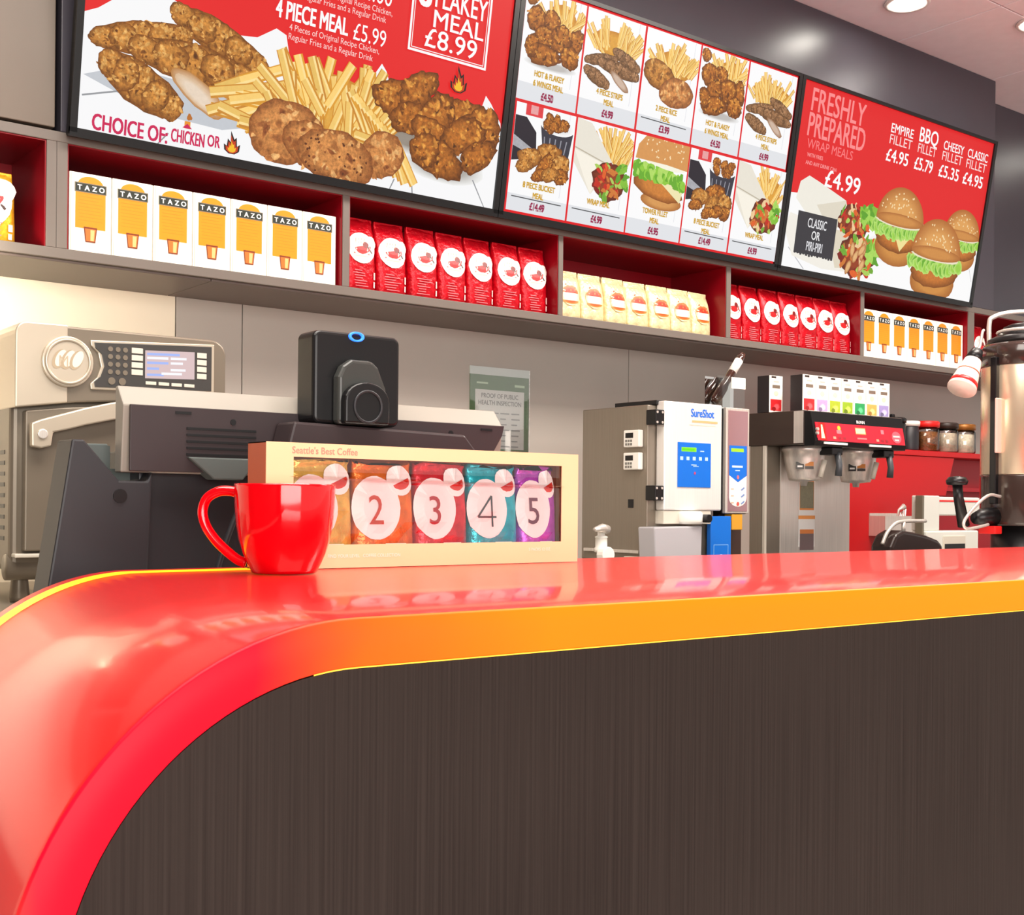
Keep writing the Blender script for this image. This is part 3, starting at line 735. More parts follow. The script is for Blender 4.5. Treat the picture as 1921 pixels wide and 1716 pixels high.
# ================================================================== serving counter
m_red = mat('glossy_red_solid_surface', (242, 24, 28), .3, var=.05, vscale=3, coat=.6)
m_red.node_tree.nodes['Principled BSDF'].inputs['Coat Roughness'].default_value = .09
m_panel = None
def panel_mat():
    m = bpy.data.materials.new('dark_vertical_grain_veneer'); m.use_nodes = True; nt = m.node_tree; b = nt.nodes['Principled BSDF']
    tc = nt.nodes.new('ShaderNodeTexCoord'); mp = nt.nodes.new('ShaderNodeMapping'); mp.inputs['Scale'].default_value = (420, 420, 3.2)
    n = nt.nodes.new('ShaderNodeTexNoise'); n.inputs['Scale'].default_value = 1.0; n.inputs['Detail'].default_value = 3
    n2 = nt.nodes.new('ShaderNodeTexNoise'); n2.inputs['Scale'].default_value = 2.2
    nt.links.new(tc.outputs['Object'], mp.inputs[0]); nt.links.new(mp.outputs[0], n.inputs['Vector']); nt.links.new(tc.outputs['Object'], n2.inputs['Vector'])
    ad = nt.nodes.new('ShaderNodeMath'); ad.operation = 'MULTIPLY_ADD'; ad.inputs[1].default_value = .6
    nt.links.new(n2.outputs['Fac'], ad.inputs[0]); nt.links.new(n.outputs['Fac'], ad.inputs[2])
    r = nt.nodes.new('ShaderNodeValToRGB'); e = r.color_ramp.elements
    e[0].position = .5; e[0].color = (*lin((46, 37, 34)), 1); e[1].position = 1.15; e[1].color = (*lin((61, 51, 47)), 1)
    nt.links.new(ad.outputs[0], r.inputs[0]); nt.links.new(r.outputs[0], b.inputs['Base Color'])
    b.inputs['Roughness'].default_value = .6; b.inputs['Specular IOR Level'].default_value = .1
    return m
def band_mat():
    """red nosing with a warm glow painted in: amber along the straight run, red round the corner"""
    m = bpy.data.materials.new('red_edge_painted_amber_glow'); m.use_nodes = True; nt = m.node_tree; b = nt.nodes['Principled BSDF']  # warm light on the red edge is painted as emission and base colour
    tc = nt.nodes.new('ShaderNodeTexCoord'); sp = nt.nodes.new('ShaderNodeSeparateXYZ'); nt.links.new(tc.outputs['Object'], sp.inputs[0])
    n = nt.nodes.new('ShaderNodeTexNoise'); n.inputs['Scale'].default_value = 9
    nt.links.new(tc.outputs['Object'], n.inputs['Vector'])
    mr = nt.nodes.new('ShaderNodeMath'); mr.operation = 'MULTIPLY_ADD'; mr.inputs[1].default_value = .06
    nt.links.new(n.outputs['Fac'], mr.inputs[0]); nt.links.new(sp.outputs['X'], mr.inputs[2])
    r = nt.nodes.new('ShaderNodeValToRGB'); el = r.color_ramp.elements
    mp = nt.nodes.new('ShaderNodeMapRange'); mp.inputs[1].default_value = .2; mp.inputs[2].default_value = 2.2
    nt.links.new(mr.outputs[0], mp.inputs[0]); nt.links.new(mp.outputs[0], r.inputs[0])
    el[0].position = .0; el[0].color = (*lin((255, 96, 40)), 1); el[1].position = .035; el[1].color = (*lin((250, 6, 44)), 1)
    for ps, c in ((.11, (250, 6, 40)), (.155, (252, 104, 20)), (.24, (255, 138, 10)), (1.0, (255, 156, 6))):
        k = el.new(ps); k.color = (*lin(c), 1)
    nt.links.new(r.outputs[0], b.inputs['Emission Color'])
    dk = nt.nodes.new('ShaderNodeVectorMath'); dk.operation = 'SCALE'; dk.inputs['Scale'].default_value = .6
    nt.links.new(r.outputs[0], dk.inputs[0]); nt.links.new(dk.outputs[0], b.inputs['Base Color'])
    b.inputs['Emission Strength'].default_value = .55; b.inputs['Roughness'].default_value = .5; b.inputs['Specular IOR Level'].default_value = .2
    return m
CT = root('serving_counter', (0, 0, 0), 'red waterfall serving counter with painted amber edge glow and dark wood front', 'counter')
TH = .037
def prof(off, y, n=28):
    """outline of the slab at depth y: up the left end, round the corner, along the top (offset inward)"""
    sh = .117*(y-.785); a, b_ = .256-off, .250-off
    pts = [(.214+sh+off, 0.0)]
    pts += [(.470+sh-a*math.cos(math.pi/2*i/n), .750+b_*math.sin(math.pi/2*i/n)) for i in range(n+1)]
    pts.append((6.5, 1.0-off))
    return pts
yF, yB = .785, 1.485
def sheet(rows):
    V, F = [], []
    n = len(rows[0][1])
    for y, pr_ in rows: V += [(x, y, z) for x, z in pr_]
    for k in range(len(rows)-1):
        for i in range(n-1): F.append((k*n+i, k*n+i+1, (k+1)*n+i+1, (k+1)*n+i))
    return V, F
# closed loop of outlines: top skin front->back, then underside back->front
e = .0025
loops = [(yF+.004, prof(e*.3, yF)), (yF+.008, prof(0, yF)), (yB-.004, prof(0, yB)), (yB, prof(.003, yB)), (yB, prof(TH, yB)), (yF+.004, prof(TH, yF)), (yF+.004, prof(e*.3, yF))]
mk('top_slab', *sheet(loops), m_red, CT, True)
for md in (CT.children[0],):
    es = md.modifiers.new('crease', 'EDGE_SPLIT'); es.split_angle = math.radians(40)
lo = [(yF+.0035, prof(.0002, yF)), (yF+.001, prof(.0006, yF)), (yF, prof(.0020, yF)), (yF, prof(TH-.0015, yF)), (yF+.001, prof(TH-.0003, yF)), (yF+.0035, prof(TH, yF))]
mk('edge_nosing', *sheet(lo), band_mat(), CT, True)
ls = [(yF+.0036, prof(TH+.0002, yF)), (yF+.0022, prof(TH+.0002, yF)), (yF+.0022, prof(TH+.0011, yF)), (yF+.0036, prof(TH+.0011, yF))]
ls = [(y, q[-5:]) for y, q in ls]
mk('led_strip', *sheet(ls), mat('lit_yellow_led_strip', (255, 196, 60), .4, emit=.9), CT)
pi = prof(TH+.0012, yF)
mk('front_panel', *prismY(pi + [(6.5, 0.0)], yF+.003, yF+.025), panel_mat(), CT)
# amber glow painted as an emissive strip along the rear edge of the corner
def glow_strip():
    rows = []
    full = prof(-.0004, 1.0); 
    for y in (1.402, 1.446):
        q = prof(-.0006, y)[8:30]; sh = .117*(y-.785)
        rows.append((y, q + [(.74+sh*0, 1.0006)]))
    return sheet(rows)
mk('rear_painted_glow', *glow_strip(), mat('painted_amber_glow', (255, 186, 20), .35, emit=.7), CT, True)

# staff-side ledge and cabinets behind
m_steel = mat('brushed_stainless_steel', (222, 216, 208), .32, .55, var=.08, vscale=6, stretch=(60, 60, 1))
m_steel2 = mat('warm_grey_steel', (142, 133, 120), .34, .55, var=.06, vscale=6, stretch=(60, 60, 1))
m_dark = mat('charcoal_plastic', (40, 40, 44), .42, var=.04, vscale=10)
m_dark2 = mat('brown_black_plastic', (52, 42, 44), .45)
m_black = mat('black_plastic', (16, 16, 18), .35)
m_white = mat('white_plastic', (238, 236, 228), .4)
m_ltgrey = mat('light_grey_plastic', (206, 200, 186), .4)
LD = root('staff_ledge', (2.1, 1.7, 0), 'low steel staff ledge behind the red serving counter', 'ledge')
box('ledge_top', .46, 3.7, 1.495, 1.98, .872, .90, m_steel, LD, .003)
box('ledge_cabinet', .50, 3.66, 1.52, 1.95, 0, .872, m_under, LD, .003)
BC = root('back_counter', (2.5, 2.8, 0), 'steel topped back counter along the grey wall', 'counter')
box('worktop', -.6, 6.2, 2.28, 3.198, .852, .88, m_steel2, BC, .003)
box('cabinet_body', -.58, 6.18, 2.33, 3.19, .1, .852, m_under, BC, .003)
box('plinth', -.55, 6.15, 2.4, 3.19, 0, .1, m_black, BC)

# ================================================================== red mug
mx, my, mz = .6865, 1.322, 1.0006
t = root('coffee_mug', (mx, my, mz), 'glossy red ceramic mug standing on the counter before the gift box', 'mug')
m_mug = mat('glossy_red_ceramic', (214, 0, 16), .08, coat=.5)
pf = [(.001, .0), (.038, .0), (.0406, .0008), (.0420, .004), (.0465, .0125), (.0520, .024), (.0572, .040), (.0604, .058), (.0624, .078), (.0632, .098), (.0634, .1045), (.0628, .1062), (.0616, .1058), (.0606, .100), (.0594, .078), (.0560, .05), (.0505, .028), (.043, .014), (.030, .0085), (.001, .008)]
mk('mug_body', *lathe([(r*.945, mz+z) for r, z in pf], mx, my, 64, False), m_mug, t, True)
hx = Vector((math.cos(.6621), -math.sin(.6621), 0))      # handle points left, square to the shopper
def hp(d, z): return tuple(Vector((mx, my, mz+z)) - hx*d)
hpts = catmull([hp(.055, .0945), hp(.066, .0975), hp(.080, .0965), hp(.0935, .088), hp(.0985, .072), hp(.094, .055), hp(.083, .039), hp(.069, .0255), hp(.056, .0155), hp(.046, .0115)], 6)
mk('handle', *tube(hpts, [.0062]*len(hpts), 14, .85), m_mug, t, True)

# ================================================================== gift box of coffees
gx0, gx1, gy0, gy1, gz0, gz1 = .695, 1.209, 1.389, 1.440, 1.0006, 1.161
wx0, wx1, wz0, wz1 = .733, 1.177, 1.031, 1.143
G = root('coffee_gift_box', ((gx0+gx1)/2, (gy0+gy1)/2, gz0), 'peach cardboard gift box with clear window on the red counter', 'gift box')
m_peach = mat('peach_cardboard', (255, 220, 172), .42, var=.03, vscale=6)
m_brown = mat('terracotta_cardboard', (176, 92, 62), .45, var=.05, vscale=12)
c_ = .0012
V, F = join(boxg(gx0, wx0, gy0, gy0+c_, gz0, gz1), boxg(wx1, gx1, gy0, gy0+c_, gz0, gz1), boxg(wx0, wx1, gy0, gy0+c_, gz0, wz0), boxg(wx0, wx1, gy0, gy0+c_, wz1, gz1))
mk('front_frame', V, F, m_peach, G)
box('side_flap', gx0, gx0+c_, gy0+c_, gy1, gz0, gz1, m_brown, G, label='terracotta left side of the box with small print')
box('side_flap', gx1-c_, gx1, gy0+c_, gy1, gz0, gz1, m_peach, G)
box('top_panel', gx0, gx1, gy0+c_, gy1, gz1-c_, gz1, m_peach, G)
box('bottom_panel', gx0, gx1, gy0+c_, gy1, gz0, gz0+c_, m_peach, G)
box('back_panel', gx0+c_, gx1-c_, gy1-c_, gy1, gz0+c_, gz1-c_, m_brown, G)
p = Pic(2, 3e-5)
p.text("Seattle's Best Coffee", .036, .1468, .0125, (232, 150, 130), .92, .012)
p.text('FIND YOUR LEVEL   COFFEE COLLECTION', .088, .0135, .0062, (255, 246, 232), .95, .01); p.text('5 PACKS 12 OZ', .42, .0175, .006, (255, 246, 232), 1.0, .01)
p.build('box_print', PRINT, G, (gx0, gy0-.0002, gz0))
p = Pic(4, 3e-5)
for k in range(4): p.rect(.008, .085-k*.012, .034-.004*(k % 2), .087-k*.012, (232, 180, 150))
p.build('side_print', PRINT, G, (gx0-.0002, gy1, gz0), (0, -1, 0))
# wrinkled cellophane
nx = 26; rr = random.Random(5); V, F = [], []
zr = [wz0-.004, 1.045, 1.06, 1.075, 1.09, 1.102, 1.110, 1.1128, 1.1150, 1.1172, 1.125, 1.135, wz1+.004]
for j, z in enumerate(zr):
    for i in range(nx+1):      # a sharp horizontal fold runs across the film
        k = -.0030 if j == 8 else (-.0008 if j == 9 else rr.uniform(0, .0014))
        V.append((wx0-.004+(wx1-wx0+.008)*i/nx, gy0+.0024+k, z+(.006*(.5-i/nx) if 6 < j < 10 else 0)))
for j in range(len(zr)-1):
    for i in range(nx): F.append((j*(nx+1)+i, j*(nx+1)+i+1, (j+1)*(nx+1)+i+1, (j+1)*(nx+1)+i))
mk('window_film', V, F, FILM, G)
gb = [('1', (232, 190, 92), (150, 60, 40), 'golden yellow'), ('2', (232, 122, 40), (190, 60, 40), 'orange'), ('3', (216, 44, 60), (170, 40, 50), 'red'), ('4', (40, 186, 200), (60, 70, 74), 'teal'), ('5', (196, 84, 206), (110, 60, 80), 'purple')]
ex = [.7345, .8285, .9255, 1.0155, 1.1055, 1.1785]
for i, (d_, rgb, nc, nm) in enumerate(gb):
    xa, xb = ex[i], ex[i+1]; bw = xb-xa-.002; bh = .137; z0 = gz0+c_+.0006
    tb = root('sampler_bag', ((xa+xb)/2, 1.415, z0), '%s sampler coffee bag behind the gift box window' % nm, 'coffee bag', 'sampler bags in the gift box')
    V, F, dep = bag_shape(bw, .040, bh, 40+i, .62, .008)
    mk('bag_body', [(x+(xa+xb)/2, y+1.415, z+z0) for x, y, z in V], F, foil('foil_'+nm.replace(' ', '_'), rgb, .26), tb, True)
    p = Pic(50+i, 4e-5)
    cx0 = -bw*.17
    p.ell(cx0, bh*.56, bw*.38 if i < 4 else bw*.42, bh*.31, (250, 226, 224), 0, .05, 30, .01, (252, 238, 236))
    p.ell(bw*.24, bh*.83, bw*.22, bh*.15, (248, 244, 240), 0, .1, 22, .01)
    p.ell(bw*.26, bh*.82, bw*.15, bh*.08, (208, 40, 34), .25, .3, 14, .05, (216, 70, 60), (0, 0), 190, 370)
    p.lift = .0011
    if d_ == '4':
        for q0, q1 in (((.006, -.004), (.006, .040)), ((.006, .040), (-.018, .010)), ((-.018, .010), (.013, .010))): p.line((cx0+q0[0], bh*.40+q0[1]), (cx0+q1[0], bh*.40+q1[1]), .0028, nc)
    else: p.text(d_, cx0-.002, bh*.40, .056, nc, .9, 0, 'C')
    for k in range(4): p.rect(-bw*.05, bh*(.10+.035*k), bw*.36-.006*(k % 2), bh*(.10+.035*k)+.0012, (250, 222, 206))
    p.build('label_print', PRINT, tb, ((xa+xb)/2, 1.415, z0), depth=dep)
# ================================================================== point-of-sale register
t = root('cash_register', (.95, 1.75, .9003), 'dark register seen from behind with customer display on its post', 'register')
zb = .9003
mk('base_housing', *prismY([(.517, zb), (.540, 1.05), (.558, 1.170), (.574, 1.170), (.624, 1.114), (.664, 1.114), (.672, 1.128), (.664, zb)], 1.700, 1.765), m_dark, t, False, .003)
mk('base_fin', *prismY([(.590, 1.10), (.590, 1.168), (.632, 1.168), (.632, 1.10)], 1.768, 1.80), mat('slate_green_plastic', (84, 92, 90), .4), t, False, .002)
mk('ledge_insert', *prismY([(.578, 1.168), (.626, 1.1155), (.666, 1.1155), (.676, 1.132), (.634, 1.132), (.634, 1.165), (.59, 1.165)], 1.7655, 1.768), MATS['slate_green_plastic'], t)
mk('column', *prismX([(1.78, zb), (1.72, .97), (1.735, 1.16), (1.86, 1.16), (1.90, zb)], .664, 1.21), m_dark, t, False, .003)
mk('screw_hole', *discY(.625, 1.092, .010, 1.698, 1.701, 20), m_black, t)
bz = mk('screen_bezel', *prismX([(1.712, 1.126), (1.704, 1.222), (1.728, 1.2505), (1.736, 1.2495), (1.736, 1.126)], .630, 1.306), mat('putty_grey_plastic', (142, 136, 126), .45), t, False, .002)
mk('back_cover', *prismY([(.6385, 1.128), (.6385, 1.2225), (1.3065, 1.2225), (1.302, 1.205), (1.258, 1.138), (1.25, 1.128)], 1.6985, 1.7035), m_dark2, t, False, .001)
for k in range(5): box('vent_slot', .722, .832, 1.6965, 1.6988, 1.152+.0095*k, 1.1555+.0095*k, m_black, t)
mk('cable_chute', *prismY([(.722, 1.150), (.836, 1.150), (.808, 1.118), (.762, 1.118)], 1.690, 1.72), MATS['slate_green_plastic'], t, False, .002)
for cx, cz in ((.795, 1.204), (1.192, 1.205)): mk('screw_hole', *discY(cx, cz, .0045, 1.697, 1.699, 14), m_black, t)
for a in (.705, 1.255): box('latch_slot', a, a+.024, 1.697, 1.6988, 1.212, 1.216, m_black, t)
mk('lower_cover', *prismY([(.866, 1.2065), (1.180, 1.1995), (1.206, 1.172), (1.226, 1.130), (.846, 1.130)], 1.640, 1.6965), m_dark2, t, False, .004)
cd = mk('customer_display', *prismY(rrect(.903, 1.058, 1.206, 1.349, .012), 1.650, 1.705), m_black, t, False, .006, 3)
mk('post_shroud', *prismY([(.936, 1.206), (.936, 1.278), (.944, 1.295), (.960, 1.306), (.996, 1.306), (1.008, 1.296), (1.022, 1.264), (1.026, 1.206)], 1.632, 1.652), mat('gunmetal_plastic', (58, 60, 58), .3), cd, False, .006, 3)
mk('post_collar', *prismY([(.940+.040-.040*math.cos(a*math.pi/12), 1.241+.030*math.sin(a*math.pi/12)) for a in range(13)] + [(1.020, 1.206), (.940, 1.206)], 1.618, 1.634), m_black, cd, False, .004, 3)
v, f = [], []
def torus(cx, cy, cz, R_, r_, ax='Y', n=28, k=8):
    v, f = [], []
    for i in range(n):
        a = 2*math.pi*i/n
        for j in range(k):
            b = 2*math.pi*j/k; d = R_+r_*math.cos(b)
            if ax == 'Y': v.append((cx+d*math.cos(a), cy+r_*math.sin(b), cz+d*math.sin(a)))
            else: v.append((cx+d*math.cos(a), cy+d*math.sin(a), cz+r_*math.sin(b)))
    for i in range(n):
        for j in range(k): f.append((i*k+j, ((i+1) % n)*k+j, ((i+1) % n)*k+(j+1) % k, i*k+(j+1) % k))
    return v, f
mk('post_cap', *torus(.980, 1.6175, 1.233, .024, .0022), m_dark, cd, True)
mk('status_ring', *[[(x, y, 1.3435+(z-1.3435)*.55) for x, y, z in g] if i == 0 else g for i, g in enumerate(torus(.977, 1.6495, 1.3435, .0115, .0028))], mat('lit_blue_ring', (40, 110, 255), .3, emit=2.2), cd, True, label='glowing blue status ring')
mk('cable', *tube(catmull([(.85, 1.685, 1.15), (.80, 1.68, 1.08), (.765, 1.68, .99), (.75, 1.68, zb+.006)], 8), .0045), m_dark, t, True)

# ================================================================== rapid-cook oven
t = root('countertop_oven', (.92, 2.7, .8803), 'grey rapid-cook oven with round emblem and curved steel handle by the wall', 'oven')
m_od = mat('warm_dark_grey_enamel', (122, 112, 98), .36, .3, var=.04, vscale=8)
m_ol = mat('champagne_metal', (196, 184, 165), .3, .45)
ox0, ox1, oy0, oy1 = .702, 1.142, 2.500, 2.93
ob = box('oven_body', ox0, ox1, oy0+.006, oy1, .945, 1.405, m_od, t, .012, 3)
for k in range(4): box('vent_slot', ox0-.0008, ox0+.002, oy0+.045, oy0+.075, 1.275+.026*k, 1.284+.026*k, m_black, ob)
for k in range(9): box('vent_slot', ox0-.0008, ox0+.002, oy0+.045, oy0+.075, 1.005+.0215*k, 1.013+.0215*k, m_black, ob)
mk('control_head', *prismY([(ox0, 1.265), (ox0, 1.41)] + [(ox0+.02-.02*math.cos(a*math.pi/12), 1.412+.022*math.sin(a*math.pi/12)) for a in range(1, 7)] + [(ox1-.035+.035*math.sin(a*math.pi/16), 1.402+.032*math.cos(a*math.pi/16)) for a in range(9)] + [(ox1, 1.296), (.95, 1.292), (.82, 1.282)], 2.478, 2.62), m_od, t, False, .004)
mk('head_cover', *prismY([(ox0-.001, 1.266), (ox0-.001, 1.41)] + [(ox0+.02-.021*math.cos(a*math.pi/12), 1.412+.0235*math.sin(a*math.pi/12)) for a in range(1, 7)] + [(.802, 1.4365), (.802, 1.281)], 2.4745, 2.622), m_ol, t, False, .003)
em = mk('round_emblem', *discY(.800, 1.362, .051, 2.466, 2.476, 48), m_ol, t, False, .003)
mk('emblem_ring', *torus(.800, 2.466, 1.362, .043, .0035, n=48), m_ol, em, True)
p = Pic(3, 5e-5)
for k in range(3):
    p.ell(.0-.018+.017*k, .004, .012, .021, (168, 150, 124), -.45, 0, 20); p.ell(.003-.018+.017*k, .006, .009, .018, (222, 212, 194), -.45, 0, 20)
p.text('M', -.018, -.012, .034, (176, 160, 136), .8, -.01)
p.build('emblem_mark', PRINT, em, (.800, 2.4655, 1.362))
cpl = [(.846, 1.410), (1.113, 1.424), (1.113, 1.318), (.848, 1.310), (.846, 1.322), (.860, 1.335), (.868, 1.358), (.862, 1.385), (.848, 1.398)]
mk('panel_trim', *prismY(cpl, 2.473, 2.479), m_ol, t, False, .002)
cxp, czp = .985, 1.366
cp = mk('control_panel', *prismY([(cxp+(x-cxp)*.945, czp+(z-czp)*.90) for x, z in cpl], 2.471, 2.4735), mat('grey_black_panel', (62, 60, 58), .3), t, False, .0008)
p = Pic(8, 4e-5)
p.rect(0, 0, .108, .058, (222, 196, 196))
for k, (a, b, c) in enumerate(((.004, .05, .040), (.004, .075, .048), (.055, .09, .040), (.004, .05, .030), (.055, .082, .030), (.004, .03, .018), (.055, .088, .016), (.004, .04, .005), (.035, .08, .008))): p.rect(a, c, b, c+.005, (170, 190, 250) if k % 2 else (250, 250, 255))
p.build('display', SCREEN, cp, (.9590, 2.4708, 1.3405), (1, 0, .045), label='small lit text display')
for k in range(4):
    box('soft_key', .930, .954, 2.4696, 2.4712, 1.3455+.0148*k, 1.357+.0148*k, m_ltgrey, cp, .0008)
    box('soft_key', 1.0725, 1.094, 2.4696, 2.4712, 1.347+.0148*k, 1.3585+.0148*k, m_ltgrey, cp, .0008)
    box('soft_key', .960+.028*k, .983+.028*k, 2.4696, 2.4712, 1.3275, 1.3345, m_ltgrey, cp, .0008)
for r_ in range(4):
    for c in range(3): mk('keypad_button', *discY(.886+.0155*c, 1.395-.0155*r_, .0052, 2.4698, 2.4712, 14), MATS['warm_dark_grey_enamel'], cp)
for c in range(2): mk('keypad_button', *discY(.889+.022*c, 1.330, .0075, 2.4696, 2.4712, 18), MATS['warm_dark_grey_enamel'], cp)
dr = mk('oven_door', *prismY([(ox0+.022, .985), (ox0+.022, 1.262), (.80, 1.272), (.90, 1.281), (1.0, 1.287), (ox1-.006, 1.290), (ox1-.006, .985)], 2.484, 2.507), m_od, t, False, .003)
mk('door_handle', *prismY([(.727, 1.190), (.726, 1.236), (.745, 1.244), (.783, 1.256), (.83, 1.271), (.88, 1.284), (.93, 1.294), (1.0, 1.301), (1.06, 1.303), (1.06, 1.271), (1.0, 1.268), (.93, 1.259), (.88, 1.248), (.83, 1.236), (.80, 1.227), (.768, 1.219), (.764, 1.192), (.745, 1.187)], 2.452, 2.470), m_ol, dr, False, .003)
mk('handle_stud', *discY(.747, 1.215, .010, 2.448, 2.4525, 20), m_steel, dr, False, .002)
box('handle_post', .742, .754, 2.470, 2.486, 1.208, 1.222, m_steel, dr)
box('bottom_trim', ox0+.004, ox1, 2.486, 2.51, .972, .980, m_ltgrey, t, .002)
mk('base_roll', *prismX([(2.53+.026*math.cos(a*math.pi/8), .952+.026*math.sin(a*math.pi/8)) for a in range(16)], ox0-.002, ox1), m_od, t, True)
for x in (ox0+.035, ox1-.035):
    for y in (2.56, 2.88): mk('foot', *lathe([(.018, .8803), (.02, .89), (.016, .93), (.016, .948)], x, y, 18), m_od, t, True)

# ================================================================== certificate on the wall
t = root('wall_certificate', (2.44, 3.19, 1.25), 'green bordered inspection certificate in a clear sleeve on the grey wall', 'certificate')
box('backing_sheet', 2.318, 2.560, 3.1962, 3.1996, 1.238, 1.512, mat('certificate_green', (92, 122, 84), .5, var=.05, vscale=20), t)
box('sleeve_top', 2.316, 2.562, 3.1956, 3.1996, 1.508, 1.534, mat('pale_clear_sleeve', (206, 212, 206), .15), t)
p = Pic(6, 6e-5)
p.rect(.020, .03, .222, .222, (214, 214, 208))
p.text('PROOF OF PUBLIC', .121, .196, .021, (110, 112, 108), .88, .01, 'C'); p.text('HEALTH INSPECTION', .121, .173, .021, (110, 112, 108), .88, .01, 'C')
for k in range(7):
    for a in range(4): p.rect(.03+.046*a, .145-.018*k, .03+.046*a+R.uniform(.02, .04), .149-.018*k, (150, 152, 150))
p.rect(.024, .24, .07, .246, (190, 206, 184)); p.rect(.18, .236, .222, .244, (190, 206, 184)); p.rect(.01, .012, .23, .018, (150, 176, 144))
p.build('certificate_print', PRINT, t, (2.318, 3.196, 1.238))
box('sleeve', 2.316, 2.562, 3.1936, 3.1942, 1.236, 1.534, FILM, t)

# ================================================================== milk dispenser
t = root('milk_dispenser', (2.49, 2.56, .8803), 'stainless milk dispenser with blue keypad on its front door', 'dispenser')
dX = 2.376
bd = box('cabinet', dX, 2.645, 2.440, 2.712, .93, 1.366, m_steel2, t, .003)
for x in (dX+.04, 2.61):
    for y in (2.48, 2.67): mk('foot', *lathe([(.016, .8803), (.018, .89), (.012, .932)], x, y, 16), m_black, t)
dd = box('front_door', 2.408, 2.640, 2.405, 2.4385, 1.074, 1.377, mat('bright_satin_steel', (238, 236, 232), .3, .35, var=.03, vscale=6, stretch=(60, 60, 1)), t, .004, 3)
box('top_lip', 2.40, 2.663, 2.43, 2.60, 1.3665, 1.380, m_black, t, .002)
kp = box('keypad_panel', 2.459, 2.592, 2.4025, 2.4055, 1.139, 1.265, mat('blue_keypad_film', (10, 104, 206), .35), dd, .0012)
p = Pic(4, 5e-5)
p.rect(.013, .100, .073, .112, (120, 214, 40)); p.rect(.016, .103, .066, .109, (80, 190, 30))
for k in range(5): p.rect(.008+.025*k, .076, .020+.025*k, .086, (170, 206, 244))
p.rect(.088, .101, .104, .104, (170, 206, 244)); p.rect(.052, .062, .074, .064, (190, 216, 244)); p.rect(.06, .058, .082, .06, (150, 190, 240)); p.ell(.067, .04, .004, .004, (180, 60, 110))
p.build('keypad_print', PRINT, kp, (2.459, 2.4024, 1.139))
p = Pic(4, 5e-5)
p.text('SureShot', 0, 0, .032, (40, 110, 210), .80, .03); p.rect(.004, -.016, .108, -.010, (240, 170, 120)); p.rect(-.006, -.024, .10, -.021, (246, 214, 190))
p.build('door_lettering', PRINT, dd, (2.512, 2.4046, 1.338))
for z in (1.310, 1.101):
    h = mk('hinge', *join(boxg(2.372, 2.406, 2.404, 2.442, z, z+.041)), m_black, t, False, .002)
    for (a, b) in ((.006, .006), (.026, .006), (.006, .034), (.026, .034)): mk('hinge_screw', *discY(2.372+a, z+b, .0035, 2.4022, 2.4042, 10), m_steel, h)
for z in (1.249, 1.186):
    tm = box('timer', dX-.018, dX-.0005, 2.455, 2.518, z, z+.048, m_white, t, .003)
    box('timer_display', dX-.0192, dX-.0178, 2.478, 2.508, z+.026, z+.040, m_black, tm)
    for r_ in range(2):
        for c in range(3): box('timer_key', dX-.0190, dX-.0178, 2.482+.010*c, 2.489+.010*c, z+.005+.0095*r_, z+.0115+.0095*r_, mat('grey_rubber', (120, 118, 112), .6), tm)
box('socket', dX-.002, dX+.001, 2.493, 2.513, 1.080, 1.104, m_black, t)
box('mount_rail', dX-.012, dX-.0005, 2.46, 2.69, .953, .962, m_steel, t, .001)
box('junction_box', dX-.03, dX-.0005, 2.46, 2.50, .90, .945, m_ltgrey, t, .002)
nz_ = box('nozzle_plate', 2.410, 2.60, 2.408, 2.47, 1.036, 1.0735, m_ltgrey, t, .002)
mk('nozzle', *lathe([(.034, 1.036), (.036, 1.045), (.036, 1.066), (.030, 1.072)], 2.505, 2.40, 28), m_white, t, True)
mk('nozzle_knob', *discY(2.538, 1.052, .012, 2.355, 2.38, 18), m_black, t, False, .002)
mk('drip_container', *prismY([(2.352, .8805), (2.342, 1.028), (2.530, 1.031), (2.526, .8805)], 2.375, 2.44), mat('frosted_grey_plastic', (176, 174, 178), .22), t, False, .004)
mk('splash_back', *prismY([(2.41, 1.031), (2.41, 1.074), (2.61, 1.074), (2.61, .8805), (2.598, .8805), (2.598, 1.031)], 2.4405, 2.4445), m_steel2, t)

# ================================================================== narrow sugar dispenser
t = root('sugar_dispenser', (2.72, 2.5, .8803), 'tall narrow dispenser column with blue and white label strip', 'dispenser')
box('column_housing', 2.670, 2.776, 2.43, 2.66, 1.064, 1.372, m_black, t, .003)
box('front_frame', 2.672, 2.772, 2.418, 2.431, 1.066, 1.374, m_steel, t, .002)
box('front_window', 2.680, 2.764, 2.4165, 2.4185, 1.072, 1.366, mat('mauve_reflective_panel', (168, 132, 138), .15, .4), t, .001)
p = Pic(4, 6e-5)
pts = [(.004, .192), (.080, .192), (.080, .105), (.042, .085), (.004, .105)]
p.poly([(.004, .108), (.080, .108), (.080, .040)] + [(.042+.038*math.cos(a*math.pi/10), .040-.026*math.sin(a*math.pi/10)) for a in range(11)] + [(.004, .040)], (240, 228, 220))
p.poly(pts, (10, 104, 206)); p.rect(.012, .174, .066, .184, (150, 220, 40)); p.rect(.016, .128, .062, .134, (190, 214, 240)); p.rect(.03, .118, .05, .121, (170, 200, 240)); p.ell(.042, .100, .005, .006, (230, 110, 120))
for k in range(3): p.line((.056, .062-.020*k), (.070, .070-.020*k), .005, (110, 140, 190)); p.rect(.012, .064-.02*k, .024, .067-.02*k, (236, 170, 150))
p.ell(.042, .022, .006, .006, (220, 90, 80))
p.build('label_print', PRINT, t, (2.680, 2.4162, 1.072))
box('amber_chute', 2.702, 2.748, 2.42, 2.45, 1.018, 1.064, mat('amber_plastic', (206, 150, 50), .25), t, .002)
bp = box('blue_panel', 2.604, 2.690, 2.412, 2.428, .8805, 1.058, mat('blue_panel_film', (16, 106, 204), .35), t, .002)
